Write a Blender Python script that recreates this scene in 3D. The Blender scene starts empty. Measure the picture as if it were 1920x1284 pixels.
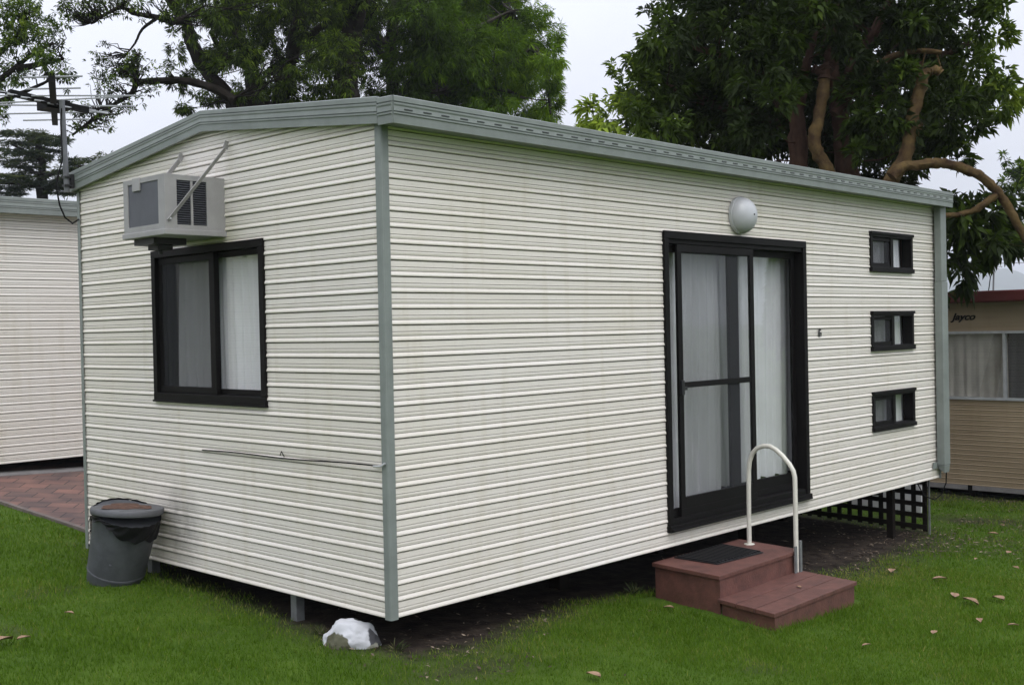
import bpy, bmesh, math, random
import numpy as np
from mathutils import Vector, Matrix
from mathutils import noise as mnoise

S = bpy.context.scene
C = S.collection
R = math.radians
random.seed(7)
rng = np.random.default_rng(7)

# ------------------------------------------------------------------ camera, world, sun, exposure
EYE = np.array([-3.8435, -4.5985, 1.5140])
RGT = np.array([0.691498, -0.722078, -0.020825])
UPV = np.array([0.023487, -0.006340, 0.999704])
FWD = np.array([0.721996, 0.691783, -0.012576])
FPX = 2134.71
cam = bpy.data.cameras.new('camera')
cam.sensor_width = 36.0
cam.lens = FPX / 1920 * 36.0
cam.clip_start = 0.05
cam.clip_end = 9000
camo = bpy.data.objects.new('camera', cam)
C.objects.link(camo)
camo.matrix_world = Matrix(((RGT[0], UPV[0], -FWD[0], EYE[0]), (RGT[1], UPV[1], -FWD[1], EYE[1]),
                            (RGT[2], UPV[2], -FWD[2], EYE[2]), (0, 0, 0, 1)))
S.camera = camo

SUN_EL, SUN_AZ = R(52), R(205)
w = bpy.data.worlds.new('World')
S.world = w
w.use_nodes = True
nt = w.node_tree
sky = nt.nodes.new('ShaderNodeTexSky')
sky.sky_type = 'NISHITA'
sky.sun_disc = False
sky.sun_elevation = SUN_EL
sky.sun_rotation = SUN_AZ
sky.air_density = 1.0
sky.dust_density = 6.0
hs = nt.nodes.new('ShaderNodeHueSaturation')
hs.inputs['Saturation'].default_value = 0.25
nt.links.new(sky.outputs[0], hs.inputs['Color'])
mx = nt.nodes.new('ShaderNodeMix')
mx.data_type = 'RGBA'
mx.inputs[0].default_value = 0.80
nt.links.new(hs.outputs[0], mx.inputs[6])
mx.inputs[7].default_value = (8.6, 8.9, 10.0, 1)          # the even grey-white cloud layer
bg = nt.nodes['Background']
bg.inputs[1].default_value = 0.1
tcw = nt.nodes.new('ShaderNodeTexCoord')                  # overcast sky: zenith brighter than horizon
spz = nt.nodes.new('ShaderNodeSeparateXYZ'); nt.links.new(tcw.outputs['Generated'], spz.inputs[0])
clp = nt.nodes.new('ShaderNodeClamp'); nt.links.new(spz.outputs[2], clp.inputs[0])
gr = nt.nodes.new('ShaderNodeMath'); gr.operation = 'MULTIPLY_ADD'; nt.links.new(clp.outputs[0], gr.inputs[0]); gr.inputs[1].default_value = 1.35; gr.inputs[2].default_value = 0.92
vm = nt.nodes.new('ShaderNodeVectorMath'); vm.operation = 'SCALE'; cn = nt.nodes.new('ShaderNodeTexNoise'); cn.inputs['Scale'].default_value = 3.2; cn.inputs['Detail'].default_value = 5
nt.links.new(tcw.outputs['Generated'], cn.inputs['Vector'])
cm = nt.nodes.new('ShaderNodeMapRange'); cm.inputs[1].default_value = .3; cm.inputs[2].default_value = .7; cm.inputs[3].default_value = .93; cm.inputs[4].default_value = 1.05
nt.links.new(cn.outputs[0], cm.inputs[0])
vc = nt.nodes.new('ShaderNodeVectorMath'); vc.operation = 'SCALE'; nt.links.new(mx.outputs[2], vc.inputs[0]); nt.links.new(cm.outputs[0], vc.inputs['Scale'])
nt.links.new(vc.outputs[0], vm.inputs[0]); nt.links.new(gr.outputs[0], vm.inputs['Scale'])
nt.links.new(vm.outputs[0], bg.inputs[0])

sl = bpy.data.lights.new('sun', 'SUN')
sl.energy = 0.7
sl.angle = R(35)
sl.color = (1, 0.97, 0.92)
so = bpy.data.objects.new('sun', sl)
C.objects.link(so)
sd = Vector((math.sin(SUN_AZ) * math.cos(SUN_EL), math.cos(SUN_AZ) * math.cos(SUN_EL), math.sin(SUN_EL)))
so.rotation_euler = sd.to_track_quat('Z', 'Y').to_euler()
S.view_settings.view_transform = 'Standard'
S.view_settings.look = 'None'
S.view_settings.exposure = 0.12
S.view_settings.gamma = 1.0
S.cycles.max_bounces = 8
S.cycles.transparent_max_bounces = 16
S.cycles.use_denoising = True

HAZE = 0.0005
# ------------------------------------------------------------------ measuring helpers
def sight(u, v, d):
    """point at depth d (metres) in the direction of photo pixel (u, v)"""
    return EYE + d * (FWD + RGT * (u - 960) / FPX - UPV * (v - 642) / FPX)

def gz(x, y):
    x = np.asarray(x, float); y = np.asarray(y, float)
    z = -0.19 - 0.053 * np.clip(x, -6, 7) - 0.026 * np.clip(x - 7, 0, 6) + 0.02 * np.clip(y, -12, 20)
    z = z + 0.05 * np.clip(y - 3.0, 0, 5.0) * np.clip((8 - x) / 5.0, 0, 1)
    z = z + 0.04 * np.exp(-((x + 0.3) ** 2 + (y - 2.6) ** 2) / 0.5)
    z = z + 0.012 * np.sin(x * 1.3 + y * 0.7) * np.cos(y * 1.1 - 0.4 * x)
    return z

def lawn(u, v):
    d = FWD + RGT * (u - 960) / FPX - UPV * (v - 642) / FPX
    z = -0.2
    for _ in range(25):
        t = (z - EYE[2]) / d[2]
        p = EYE + t * d
        z = float(gz(p[0], p[1]))
    return p

# ------------------------------------------------------------------ materials
def mat(name, col, rough=0.6, metal=0.0, var=0.0, vscale=4.0, bump=0.0, bscale=60.0, spec=0.5, stretch=None, col2=None):
    m = bpy.data.materials.new(name)
    m.use_nodes = True
    n = m.node_tree.nodes; l = m.node_tree.links
    b = n['Principled BSDF']
    b.inputs['Base Color'].default_value = (*col, 1)
    b.inputs['Roughness'].default_value = rough
    b.inputs['Metallic'].default_value = metal
    b.inputs['Specular IOR Level'].default_value = spec
    if var or col2:
        tc = n.new('ShaderNodeTexCoord'); src = tc.outputs['Object']
        if stretch:
            mp = n.new('ShaderNodeMapping'); mp.inputs['Scale'].default_value = stretch
            l.new(src, mp.inputs[0]); src = mp.outputs[0]
        no = n.new('ShaderNodeTexNoise'); no.inputs['Scale'].default_value = vscale
        no.inputs['Detail'].default_value = 6; no.inputs['Roughness'].default_value = 0.62
        l.new(src, no.inputs['Vector'])
        cr = n.new('ShaderNodeValToRGB')
        c2 = col2 or tuple(max(0, c * (1 - var)) for c in col)
        c1 = col if col2 else tuple(min(1, c * (1 + var * 0.5)) for c in col)
        cr.color_ramp.elements[0].position = 0.33; cr.color_ramp.elements[1].position = 0.67
        cr.color_ramp.elements[0].color = (*c2, 1); cr.color_ramp.elements[1].color = (*c1, 1)
        l.new(no.outputs[0], cr.inputs[0]); l.new(cr.outputs[0], b.inputs['Base Color'])
    if bump:
        tc = n.new('ShaderNodeTexCoord')
        no = n.new('ShaderNodeTexNoise'); no.inputs['Scale'].default_value = bscale; no.inputs['Detail'].default_value = 5
        l.new(tc.outputs['Object'], no.inputs['Vector'])
        bp = n.new('ShaderNodeBump'); bp.inputs['Strength'].default_value = bump; bp.inputs['Distance'].default_value = 0.01
        l.new(no.outputs[0], bp.inputs['Height']); l.new(bp.outputs[0], b.inputs['Normal'])
    return m

def siding_mat(name, col, col2, stain=None, dark_spot=None):
    m = bpy.data.materials.new(name); m.use_nodes = True
    n = m.node_tree.nodes; l = m.node_tree.links; b = n['Principled BSDF']
    tc = n.new('ShaderNodeTexCoord')
    def noise(scale, detail, st):
        mp = n.new('ShaderNodeMapping'); mp.inputs['Scale'].default_value = st
        l.new(tc.outputs['Object'], mp.inputs[0])
        no = n.new('ShaderNodeTexNoise'); no.inputs['Scale'].default_value = scale; no.inputs['Detail'].default_value = detail
        l.new(mp.outputs[0], no.inputs['Vector']); return no.outputs[0]
    def ramp(src, p0, c0, p1, c1):
        cr = n.new('ShaderNodeValToRGB'); e = cr.color_ramp.elements
        e[0].position = p0; e[1].position = p1; e[0].color = (*c0, 1); e[1].color = (*c1, 1)
        l.new(src, cr.inputs[0]); return cr.outputs[0]
    def mixc(f, a, c, mode='MIX'):
        k = n.new('ShaderNodeMix'); k.data_type = 'RGBA'; k.blend_type = mode
        if isinstance(f, float): k.inputs[0].default_value = f
        else: l.new(f, k.inputs[0])
        l.new(a, k.inputs[6])
        if isinstance(c, tuple): k.inputs[7].default_value = (*c, 1)
        else: l.new(c, k.inputs[7])
        return k.outputs[2]
    base = ramp(noise(0.9, 4, (1, 1, 2.2)), 0.35, col2, 0.65, col)
    streak = ramp(noise(5, 5, (.35, .35, 9)), 0.36, (0.90, 0.89, 0.86), 0.62, (1, 1, 1))
    c = mixc(0.55, base, streak, 'MULTIPLY')
    drip = ramp(noise(9, 4, (1.2, 1.2, 0.12)), 0.33, (0.88, 0.86, 0.80), 0.46, (1, 1, 1))
    c = mixc(0.45, c, drip, 'MULTIPLY')
    speck = ramp(noise(70, 3, (1, 1, 1)), 0.28, (0.8, 0.79, 0.75), 0.42, (1, 1, 1))
    c = mixc(0.3, c, speck, 'MULTIPLY')
    for st_, sc_ in (((stain, (0.22, 0.22, 0.05)),) if stain else ()) + (((dark_spot, (0.05, 0.048, 0.045)),) if dark_spot else ()):     # green algae, and a separate dark patch, each around one spot: (x, y, z, radius)
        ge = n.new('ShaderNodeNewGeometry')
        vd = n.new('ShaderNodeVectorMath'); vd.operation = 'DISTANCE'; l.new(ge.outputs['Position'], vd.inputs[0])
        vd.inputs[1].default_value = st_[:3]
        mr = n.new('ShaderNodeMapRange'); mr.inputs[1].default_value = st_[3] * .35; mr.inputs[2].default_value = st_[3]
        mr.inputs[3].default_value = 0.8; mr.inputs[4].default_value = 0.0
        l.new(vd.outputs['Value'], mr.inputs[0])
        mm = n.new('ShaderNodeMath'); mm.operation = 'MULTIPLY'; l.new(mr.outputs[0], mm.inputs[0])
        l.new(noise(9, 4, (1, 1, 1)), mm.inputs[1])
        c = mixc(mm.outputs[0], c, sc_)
    l.new(c, b.inputs['Base Color'])
    b.inputs['Roughness'].default_value = 0.42
    bp = n.new('ShaderNodeBump'); bp.inputs['Strength'].default_value = 0.12; bp.inputs['Distance'].default_value = 0.006
    l.new(noise(7, 3, (0.6, 0.6, 5)), bp.inputs['Height']); l.new(bp.outputs[0], b.inputs['Normal'])
    return m

def glass_mat(name, tint=(0.90, 0.91, 0.92)):
    m = bpy.data.materials.new(name); m.use_nodes = True
    n = m.node_tree.nodes; l = m.node_tree.links
    n.remove(n['Principled BSDF'])
    t = n.new('ShaderNodeBsdfTransparent'); t.inputs[0].default_value = (*tint, 1)
    g = n.new('ShaderNodeBsdfGlossy'); g.inputs['Roughness'].default_value = 0.004
    lw = n.new('ShaderNodeLayerWeight'); pw = n.new('ShaderNodeMath'); pw.operation = 'POWER'; pw.inputs[1].default_value = 5; l.new(lw.outputs['Facing'], pw.inputs[0])
    fr = n.new('ShaderNodeMath'); fr.operation = 'MULTIPLY_ADD'; l.new(pw.outputs[0], fr.inputs[0]); fr.inputs[1].default_value = 0.92; fr.inputs[2].default_value = 0.15
    k = n.new('ShaderNodeMixShader'); l.new(fr.outputs[0], k.inputs[0]); l.new(t.outputs[0], k.inputs[1]); l.new(g.outputs[0], k.inputs[2])
    l.new(k.outputs[0], n['Material Output'].inputs[0])
    return m

def screen_mat(name, col, opacity):
    m = bpy.data.materials.new(name); m.use_nodes = True
    n = m.node_tree.nodes; l = m.node_tree.links
    b = n['Principled BSDF']; b.inputs['Base Color'].default_value = (*col, 1); b.inputs['Roughness'].default_value = 0.8
    t = n.new('ShaderNodeBsdfTransparent')
    k = n.new('ShaderNodeMixShader'); k.inputs[0].default_value = opacity
    l.new(t.outputs[0], k.inputs[1]); l.new(b.outputs[0], k.inputs[2]); l.new(k.outputs[0], n['Material Output'].inputs[0])
    return m

def leaf_mat(name, dark, mid, bright, trans=0.25, rough=0.45, attr='tone'):
    m = bpy.data.materials.new(name); m.use_nodes = True
    n = m.node_tree.nodes; l = m.node_tree.links; b = n['Principled BSDF']
    a = n.new('ShaderNodeAttribute'); a.attribute_name = attr
    cr = n.new('ShaderNodeValToRGB'); e = cr.color_ramp.elements
    e[0].color = (*dark, 1); e[1].color = (*bright, 1); x = e.new(0.5); x.color = (*mid, 1)
    l.new(a.outputs['Fac'], cr.inputs[0]); l.new(cr.outputs[0], b.inputs['Base Color'])
    b.inputs['Roughness'].default_value = rough
    b.inputs['Specular IOR Level'].default_value = 0.18
    tr = n.new('ShaderNodeBsdfTranslucent'); l.new(cr.outputs[0], tr.inputs[0])
    k = n.new('ShaderNodeMixShader'); k.inputs[0].default_value = trans
    l.new(b.outputs[0], k.inputs[1]); l.new(tr.outputs[0], k.inputs[2]); l.new(k.outputs[0], n['Material Output'].inputs[0])
    return m

M = {}
M['cream'] = siding_mat('cream_cladding', (0.755, 0.715, 0.660), (0.73, 0.685, 0.610), stain=(0, 1.62, 2.08, 0.30), dark_spot=(0, 2.12, .26, .34))
M['cream_b'] = siding_mat('pale_cladding', (0.74, 0.71, 0.655), (0.71, 0.675, 0.61))
M['tan'] = siding_mat('tan_cladding', (0.34, 0.265, 0.175), (0.28, 0.215, 0.14))
M['joint'] = mat('shaded_board_joint', (0.045, 0.040, 0.033), 0.9)  # shadow under each board overlap put into the groove colour
M['trim'] = mat('sage_grey_trim', (0.206, 0.230, 0.214), 0.5, var=0.16, vscale=5, stretch=(1, 1, 1))
M['roofing'] = mat('sage_roof_sheet', (0.30, 0.33, 0.32), 0.45, var=0.15)
M['slot'] = mat('gutter_slot', (0.04, 0.045, 0.045), 0.8)
M['brown'] = mat('dark_anodised_frame', (0.0055, 0.0047, 0.0045), 0.6, var=0.3, vscale=9, spec=0.16)
M['black'] = mat('black_plastic', (0.012, 0.012, 0.013), 0.5)
M['glass'] = glass_mat('window_glass')
M['mesh'] = screen_mat('insect_screen', (0.06, 0.063, 0.07), 0.34)
M['mesh_dark'] = screen_mat('dense_insect_screen', (0.03, 0.031, 0.035), 0.48)
M['curtain'] = mat('white_curtain', (0.80, 0.80, 0.80), 0.9, var=0.06, vscale=3)
M['curtain_tan'] = mat('beige_curtain', (0.50, 0.47, 0.41), 0.9, var=0.2, vscale=3)
M['curtain_dark'] = mat('dark_curtain', (0.06, 0.06, 0.06), 0.9)
M['curtain_rust'] = mat('rust_curtain', (0.16, 0.07, 0.045), 0.9, var=0.2)
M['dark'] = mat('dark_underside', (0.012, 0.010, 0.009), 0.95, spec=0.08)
M['room'] = mat('room_lining', (0.22, 0.20, 0.18), 0.8)
M['red_steps'] = mat('oxide_red_boards', (0.125, 0.050, 0.038), 0.62, var=0.38, vscale=9, bump=0.3, bscale=70)
M['rubber'] = mat('black_rubber', (0.008, 0.008, 0.009), 0.5, spec=0.3)
M['rail'] = mat('cream_painted_steel', (0.66, 0.64, 0.56), 0.35, var=0.1, vscale=12)
M['steel'] = mat('galvanised_steel', (0.20, 0.205, 0.21), 0.5, metal=0.3, var=0.25, vscale=14)
M['alu'] = mat('dull_aluminium', (0.46, 0.47, 0.48), 0.45, metal=0.3, var=0.2, vscale=10)
M['mast'] = mat('weathered_mast', (0.13, 0.135, 0.145), 0.6, var=0.25, vscale=14)
M['alu_dull'] = mat('weathered_aluminium', (0.30, 0.31, 0.32), 0.6, var=0.2, vscale=10)
M['ac'] = mat('grey_painted_case', (0.31, 0.305, 0.30), 0.55, var=0.12, vscale=7)
M['ac_panel'] = mat('slate_grey_panel', (0.085, 0.09, 0.105), 0.55, var=0.15, vscale=6)
M['lamp'] = mat('frosted_lamp_dome', (0.50, 0.51, 0.53), 0.35, var=0.1, vscale=6)
M['bin'] = mat('grey_bin_plastic', (0.078, 0.082, 0.092), 0.55, var=0.3, vscale=9, bump=0.1, bscale=12)
M['bag'] = mat('black_bag_film', (0.006, 0.006, 0.0065), 0.5, spec=0.2)
M['lid'] = mat('bin_lid_plastic', (0.095, 0.097, 0.105), 0.55, vscale=7, var=.25)
M['debris'] = mat('brown_leaf_crumbs', (0.105, 0.05, 0.03), 0.9, vscale=30, var=.6, bump=.6, bscale=60)
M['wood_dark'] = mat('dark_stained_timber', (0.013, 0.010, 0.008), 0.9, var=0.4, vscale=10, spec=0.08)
M['white'] = mat('white_paint', (0.72, 0.73, 0.75), 0.6, var=0.15)
M['board'] = mat('weathered_pale_board', (0.40, 0.40, 0.41), 0.7, var=.2)
M['red_fascia'] = mat('dark_red_fascia', (0.085, 0.010, 0.009), 0.55, var=0.15)
M['cable'] = mat('black_cable', (0.009, 0.009, 0.009), 0.7, spec=0.1)
M['edging'] = mat('dirty_edging', (0.15, 0.125, 0.11), 0.9, var=.3, vscale=8)
M['concrete'] = mat('grey_concrete', (0.20, 0.19, 0.185), 0.9, var=0.25, vscale=6, bump=0.3, bscale=80)

# ------------------------------------------------------------------ mesh helpers
def tag(o, label=None, cat=None, group=None, kind=None):
    if label: o['label'] = label
    if cat: o['category'] = cat
    if group: o['group'] = group
    if kind: o['kind'] = kind
    return o

def empty(name, loc, label, cat, group=None):
    o = bpy.data.objects.new(name, None); C.objects.link(o); o.location = loc
    o.empty_display_size = 0.1
    return tag(o, label, cat, group)

class MB:
    def __init__(self): self.v = []; self.f = []; self.mi = []
    def add(self, vs, fs, mi=0):
        k = len(self.v); self.v += [tuple(map(float, p)) for p in vs]
        self.f += [tuple(i + k for i in f) for f in fs]; self.mi += [mi] * len(fs)
    def box(self, x0, x1, y0, y1, z0, z1, mi=0):
        self.add([(x0, y0, z0), (x1, y0, z0), (x1, y1, z0), (x0, y1, z0), (x0, y0, z1), (x1, y0, z1), (x1, y1, z1), (x0, y1, z1)],
                 [(0, 3, 2, 1), (4, 5, 6, 7), (0, 1, 5, 4), (1, 2, 6, 5), (2, 3, 7, 6), (3, 0, 4, 7)], mi); return self
    def hexa(self, bot, top, mi=0):
        n = len(bot)
        fs = [tuple(reversed(range(n))), tuple(range(n, 2 * n))] + [(i, (i + 1) % n, n + (i + 1) % n, n + i) for i in range(n)]
        self.add(list(bot) + list(top), fs, mi); return self
    def bar(self, a, b, w, h, up=(0, 0, 1), mi=0):
        a = Vector(a); b = Vector(b); d = (b - a).normalized(); u = Vector(up)
        s = d.cross(u).normalized(); t = s.cross(d).normalized()
        q = [(-w / 2, -h / 2), (w / 2, -h / 2), (w / 2, h / 2), (-w / 2, h / 2)]
        self.hexa([a + s * i + t * j for i, j in q], [b + s * i + t * j for i, j in q], mi); return self
    def tube(self, pts, rad, seg=8, cap=True, mi=0, rough=0):
        pts = [Vector(p) for p in pts]
        if not hasattr(rad, '__len__'): rad = [rad] * len(pts)
        vs = []; ref = None
        for i, p in enumerate(pts):
            d = (pts[min(i + 1, len(pts) - 1)] - pts[max(i - 1, 0)]).normalized()
            if ref is None:
                ref = Vector((0, 0, 1)) if abs(d.z) < 0.9 else Vector((1, 0, 0))
            s = d.cross(ref).normalized(); t = s.cross(d).normalized(); ref = t
            for k in range(seg):
                a = 2 * math.pi * k / seg
                q = (s * math.cos(a) + t * math.sin(a)) * rad[i]
                if rough: q *= 1 + rough * (mnoise.noise((p + q) * (.55 / rad[i])) + .6 * mnoise.noise((p + q) * (1.6 / rad[i])))
                vs.append(p + q)
        fs = []
        for i in range(len(pts) - 1):
            for k in range(seg):
                k2 = (k + 1) % seg
                fs.append((i * seg + k, i * seg + k2, (i + 1) * seg + k2, (i + 1) * seg + k))
        if cap:
            fs.append(tuple(reversed(range(seg)))); n = (len(pts) - 1) * seg; fs.append(tuple(range(n, n + seg)))
        self.add(vs, fs, mi); return self
    def lathe(self, prof, o, ax=(0, 0, 1), seg=32, mi=0):
        ax = Vector(ax).normalized(); ref = Vector((0, 0, 1)) if abs(ax.z) < 0.9 else Vector((1, 0, 0))
        s = ax.cross(ref).normalized(); t = ax.cross(s).normalized(); o = Vector(o); vs = []
        for r, h in prof:
            for k in range(seg):
                a = 2 * math.pi * k / seg
                vs.append(o + ax * h + (s * math.cos(a) + t * math.sin(a)) * r)
        fs = []
        for i in range(len(prof) - 1):
            for k in range(seg):
                k2 = (k + 1) % seg
                fs.append((i * seg + k, i * seg + k2, (i + 1) * seg + k2, (i + 1) * seg + k))
        fs.append(tuple(reversed(range(seg)))); n = (len(prof) - 1) * seg; fs.append(tuple(range(n, n + seg)))
        self.add(vs, fs, mi); return self
    def build(self, name, ms, parent=None, smooth=False, bevel=0.0, label=None):
        me = bpy.data.meshes.new(name); me.from_pydata(self.v, [], self.f); me.update()
        bm = bmesh.new(); bm.from_mesh(me); bmesh.ops.recalc_face_normals(bm, faces=bm.faces); bm.to_mesh(me); bm.free()
        for m in (ms if isinstance(ms, (list, tuple)) else [ms]): me.materials.append(m)
        me.polygons.foreach_set('material_index', self.mi)
        if smooth: me.polygons.foreach_set('use_smooth', [True] * len(me.polygons))
        o = bpy.data.objects.new(name, me); C.objects.link(o)
        if parent is not None:
            o.parent = parent
            base = parent
            off = Vector((0, 0, 0))
            while base is not None:
                off += base.location; base = base.parent
            o.location = -off
        if bevel:
            bv = o.modifiers.new('bevel', 'BEVEL'); bv.width = bevel; bv.segments = 2; bv.limit_method = 'ANGLE'; bv.angle_limit = R(40)
        if smooth and hasattr(me, 'set_sharp_from_angle'): me.set_sharp_from_angle(angle=R(40))
        if label: o['label'] = label
        return o

def origin_to(o, p):
    """move a top-level mesh's origin to p, keeping its place"""
    p = Vector(p); o.data.transform(Matrix.Translation(-p)); o.location = p

def np_mesh(name, V, F, mats, tone=None, parent=None, smooth=False):
    me = bpy.data.meshes.new(name)
    V = np.ascontiguousarray(V, np.float32); F = np.ascontiguousarray(F, np.int32); n, k = F.shape
    me.vertices.add(len(V)); me.vertices.foreach_set('co', V.ravel())
    me.loops.add(n * k); me.loops.foreach_set('vertex_index', F.ravel())
    me.polygons.add(n); me.polygons.foreach_set('loop_start', np.arange(0, n * k, k, dtype=np.int32))
    try: me.polygons.foreach_set('loop_total', np.full(n, k, np.int32))
    except Exception: pass
    if tone is not None:
        a = me.attributes.new('tone', 'FLOAT', 'FACE'); a.data.foreach_set('value', np.ascontiguousarray(tone, np.float32))
    me.update(calc_edges=True); me.validate()
    if smooth: me.polygons.foreach_set('use_smooth', np.ones(n, bool))
    for m in (mats if isinstance(mats, (list, tuple)) else [mats]): me.materials.append(m)
    o = bpy.data.objects.new(name, me); C.objects.link(o)
    if parent is not None:
        o.parent = parent; o.location = -parent.location
    return o

# ------------------------------------------------------------------ ground
FX0, FX1, FY0, FY1 = 0.0, 6.84, 0.0, 3.44
def nz(x, y, s, seed=0):
    a = np.zeros_like(x, dtype=float); amp = 1.0; tot = 0
    for k in range(4):
        f = s * 2 ** k; ph = seed * 1.7 + k * 2.3
        a = a + amp * (np.sin(f * x * 1.0 + ph + 1.6 * np.sin(f * y * .7 + ph * 1.3)) * np.cos(f * y * .9 - ph + 1.2 * np.sin(f * x * .6 - ph)))
        tot += amp; amp *= 0.55
    return a / tot

def bare(x, y):
    """1 where the soil is bare (under and just around the cabin), 0 in full lawn"""
    x = np.asarray(x, float); y = np.asarray(y, float)
    yb = np.interp(x, [-1, 0, 0.5, 1.1, 1.7, 2.2, 3.0, 3.6, 4.6, 5.6, 6.3, 6.9, 7.4], [-.1, -.22, -.20, -.02, .12, .10, -.35, -.62, -.70, -.55, -.38, -.2, 0.1])
    xb = np.interp(y, [-.3, 0.3, 0.9, 1.6, 2.1, 2.5, 4], [-.12, -.10, -.12, -.06, .06, .10, .1])
    d = np.minimum(np.minimum(y - yb, x - xb), np.minimum(7.25 - x, 3.9 - y))
    d = d + 0.13 * nz(x, y, 3.2, 1) + 0.05 * nz(x, y, 11, 2)
    d = d + 0.16 * np.clip(nz(x, y, 1.4, 4), -1, 1)
    m = np.clip((d + 0.22) / np.where(x > 3.2, .75, .45), 0, 1)
    # worn, littered patches on the right-hand lawn
    p = np.clip((nz(x, y, 1.9, 5) + 0.30) * 1.5, 0, 1) * np.clip((x - 5.6) / 1.4, 0, 1) * np.clip((y + 1.9) / 1.3, 0, 1)
    thin = np.clip((nz(x, y, 2.6, 8) - 0.34) * 1.6, 0, .45)
    e = 0.72 * np.exp(-((x - 0.15) ** 2 / 0.25 + (y + 0.45) ** 2 / 0.05))
    return np.maximum(np.maximum(np.maximum(m, 0.80 * p), e), thin)

def paved(x, y):
    x = np.asarray(x, float); y = np.asarray(y, float)
    # lawn edge of the brick paving: straight line from (-0.7, 7.6) to (0.8, 3.75)
    return (x - PAV_A[0]) * (PAV_B[1] - PAV_A[1]) - (y - PAV_A[1]) * (PAV_B[0] - PAV_A[0])
PAV_A = lawn(0, 943)[:2]; PAV_B = lawn(163, 997)[:2]

def axis(lo, hi, step, far):
    a = np.arange(lo, hi + 1e-6, step)
    g = [hi]
    s = step
    while g[-1] < far: s *= 1.35; g.append(g[-1] + s)
    h = [lo]; s = step
    while h[-1] > -far: s *= 1.35; h.append(h[-1] - s)
    return np.concatenate([np.array(h[1:][::-1]), a, np.array(g[1:])])
gx = axis(-7, 13, 0.08, 2600); gy = axis(-6, 10, 0.08, 2600)
X, Y = np.meshgrid(gx, gy, indexing='ij')
Z = gz(X, Y) + 0.008 * nz(X, Y, 6, 9)
nx, ny = X.shape
idx = np.arange(nx * ny).reshape(nx, ny)
F = np.stack([idx[:-1, :-1], idx[1:, :-1], idx[1:, 1:], idx[:-1, 1:]], -1).reshape(-1, 4)
gm = bpy.data.materials.new('lawn_soil'); gm.use_nodes = True
n = gm.node_tree.nodes; l = gm.node_tree.links; b = n['Principled BSDF']
b.inputs['Roughness'].default_value = 0.95; b.inputs['Specular IOR Level'].default_value = 0.15
def gnoise(scale, det=5):
    tc = n.new('ShaderNodeTexCoord'); q = n.new('ShaderNodeTexNoise'); q.inputs['Scale'].default_value = scale; q.inputs['Detail'].default_value = det
    l.new(tc.outputs['Object'], q.inputs['Vector']); return q.outputs[0]
def gramp(src, p0, c0, p1, c1):
    cr = n.new('ShaderNodeValToRGB'); e = cr.color_ramp.elements; e[0].position = p0; e[1].position = p1
    e[0].color = (*c0, 1); e[1].color = (*c1, 1); l.new(src, cr.inputs[0]); return cr.outputs[0]
soil = gramp(gnoise(9), .35, (0.014, 0.010, 0.008), .68, (0.046, 0.035, 0.026))
turf = gramp(gnoise(5), .35, (0.046, 0.092, 0.007), .68, (0.068, 0.118, 0.012))
at = n.new('ShaderNodeAttribute'); at.attribute_name = 'bare'
k = n.new('ShaderNodeMix'); k.data_type = 'RGBA'; l.new(at.outputs['Fac'], k.inputs[0]); l.new(turf, k.inputs[6]); l.new(soil, k.inputs[7])
l.new(k.outputs[2], b.inputs['Base Color'])
bp = n.new('ShaderNodeBump'); bp.inputs['Strength'].default_value = 0.7; bp.inputs['Distance'].default_value = 0.03
l.new(gnoise(34, 8), bp.inputs['Height']); l.new(bp.outputs[0], b.inputs['Normal'])
ground = np_mesh('ground', np.stack([X, Y, Z], -1).reshape(-1, 3), F, gm, smooth=True)
a = ground.data.attributes.new('bare', 'FLOAT', 'POINT')
a.data.foreach_set('value', np.ascontiguousarray(bare(X, Y).ravel(), np.float32))
tag(ground, 'lawn ground sheet with bare soil beneath the cabin', None, kind='structure')

# brick paving left of the cabin
pm = bpy.data.materials.new('red_brick_paving'); pm.use_nodes = True
n = pm.node_tree.nodes; l = pm.node_tree.links; b = n['Principled BSDF']; b.inputs['Roughness'].default_value = 0.85
tc = n.new('ShaderNodeTexCoord'); mp = n.new('ShaderNodeMapping'); mp.inputs['Rotation'].default_value = (0, 0, R(38)); l.new(tc.outputs['Object'], mp.inputs[0])
br = n.new('ShaderNodeTexBrick'); br.inputs['Scale'].default_value = 1.0; br.inputs['Brick Width'].default_value = 0.24; br.inputs['Row Height'].default_value = 0.24
br.inputs['Mortar Size'].default_value = 0.006; br.inputs['Color1'].default_value = (0.205, 0.118, 0.098, 1); br.inputs['Color2'].default_value = (0.125, 0.088, 0.080, 1)
br.inputs['Mortar'].default_value = (0.05, 0.041, 0.037, 1); l.new(mp.outputs[0], br.inputs['Vector'])
no = n.new('ShaderNodeTexNoise'); no.inputs['Scale'].default_value = 3; no.inputs['Detail'].default_value = 5; l.new(tc.outputs['Object'], no.inputs['Vector'])
cr = n.new('ShaderNodeValToRGB'); cr.color_ramp.elements[0].position = .35; cr.color_ramp.elements[1].position = .65
cr.color_ramp.elements[0].color = (.62, .62, .66, 1); cr.color_ramp.elements[1].color = (1.25, 1.08, 1.0, 1); l.new(no.outputs[0], cr.inputs[0])
k = n.new('ShaderNodeMix'); k.data_type = 'RGBA'; k.blend_type = 'MULTIPLY'; k.inputs[0].default_value = 1; l.new(br.outputs[0], k.inputs[6]); l.new(cr.outputs[0], k.inputs[7])
l.new(k.outputs[2], b.inputs['Base Color'])
bp = n.new('ShaderNodeBump'); bp.inputs['Strength'].default_value = 0.5; bp.inputs['Distance'].default_value = 0.006; bp.invert = True
l.new(br.outputs['Fac'], bp.inputs['Height']); l.new(bp.outputs[0], b.inputs['Normal'])
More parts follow.
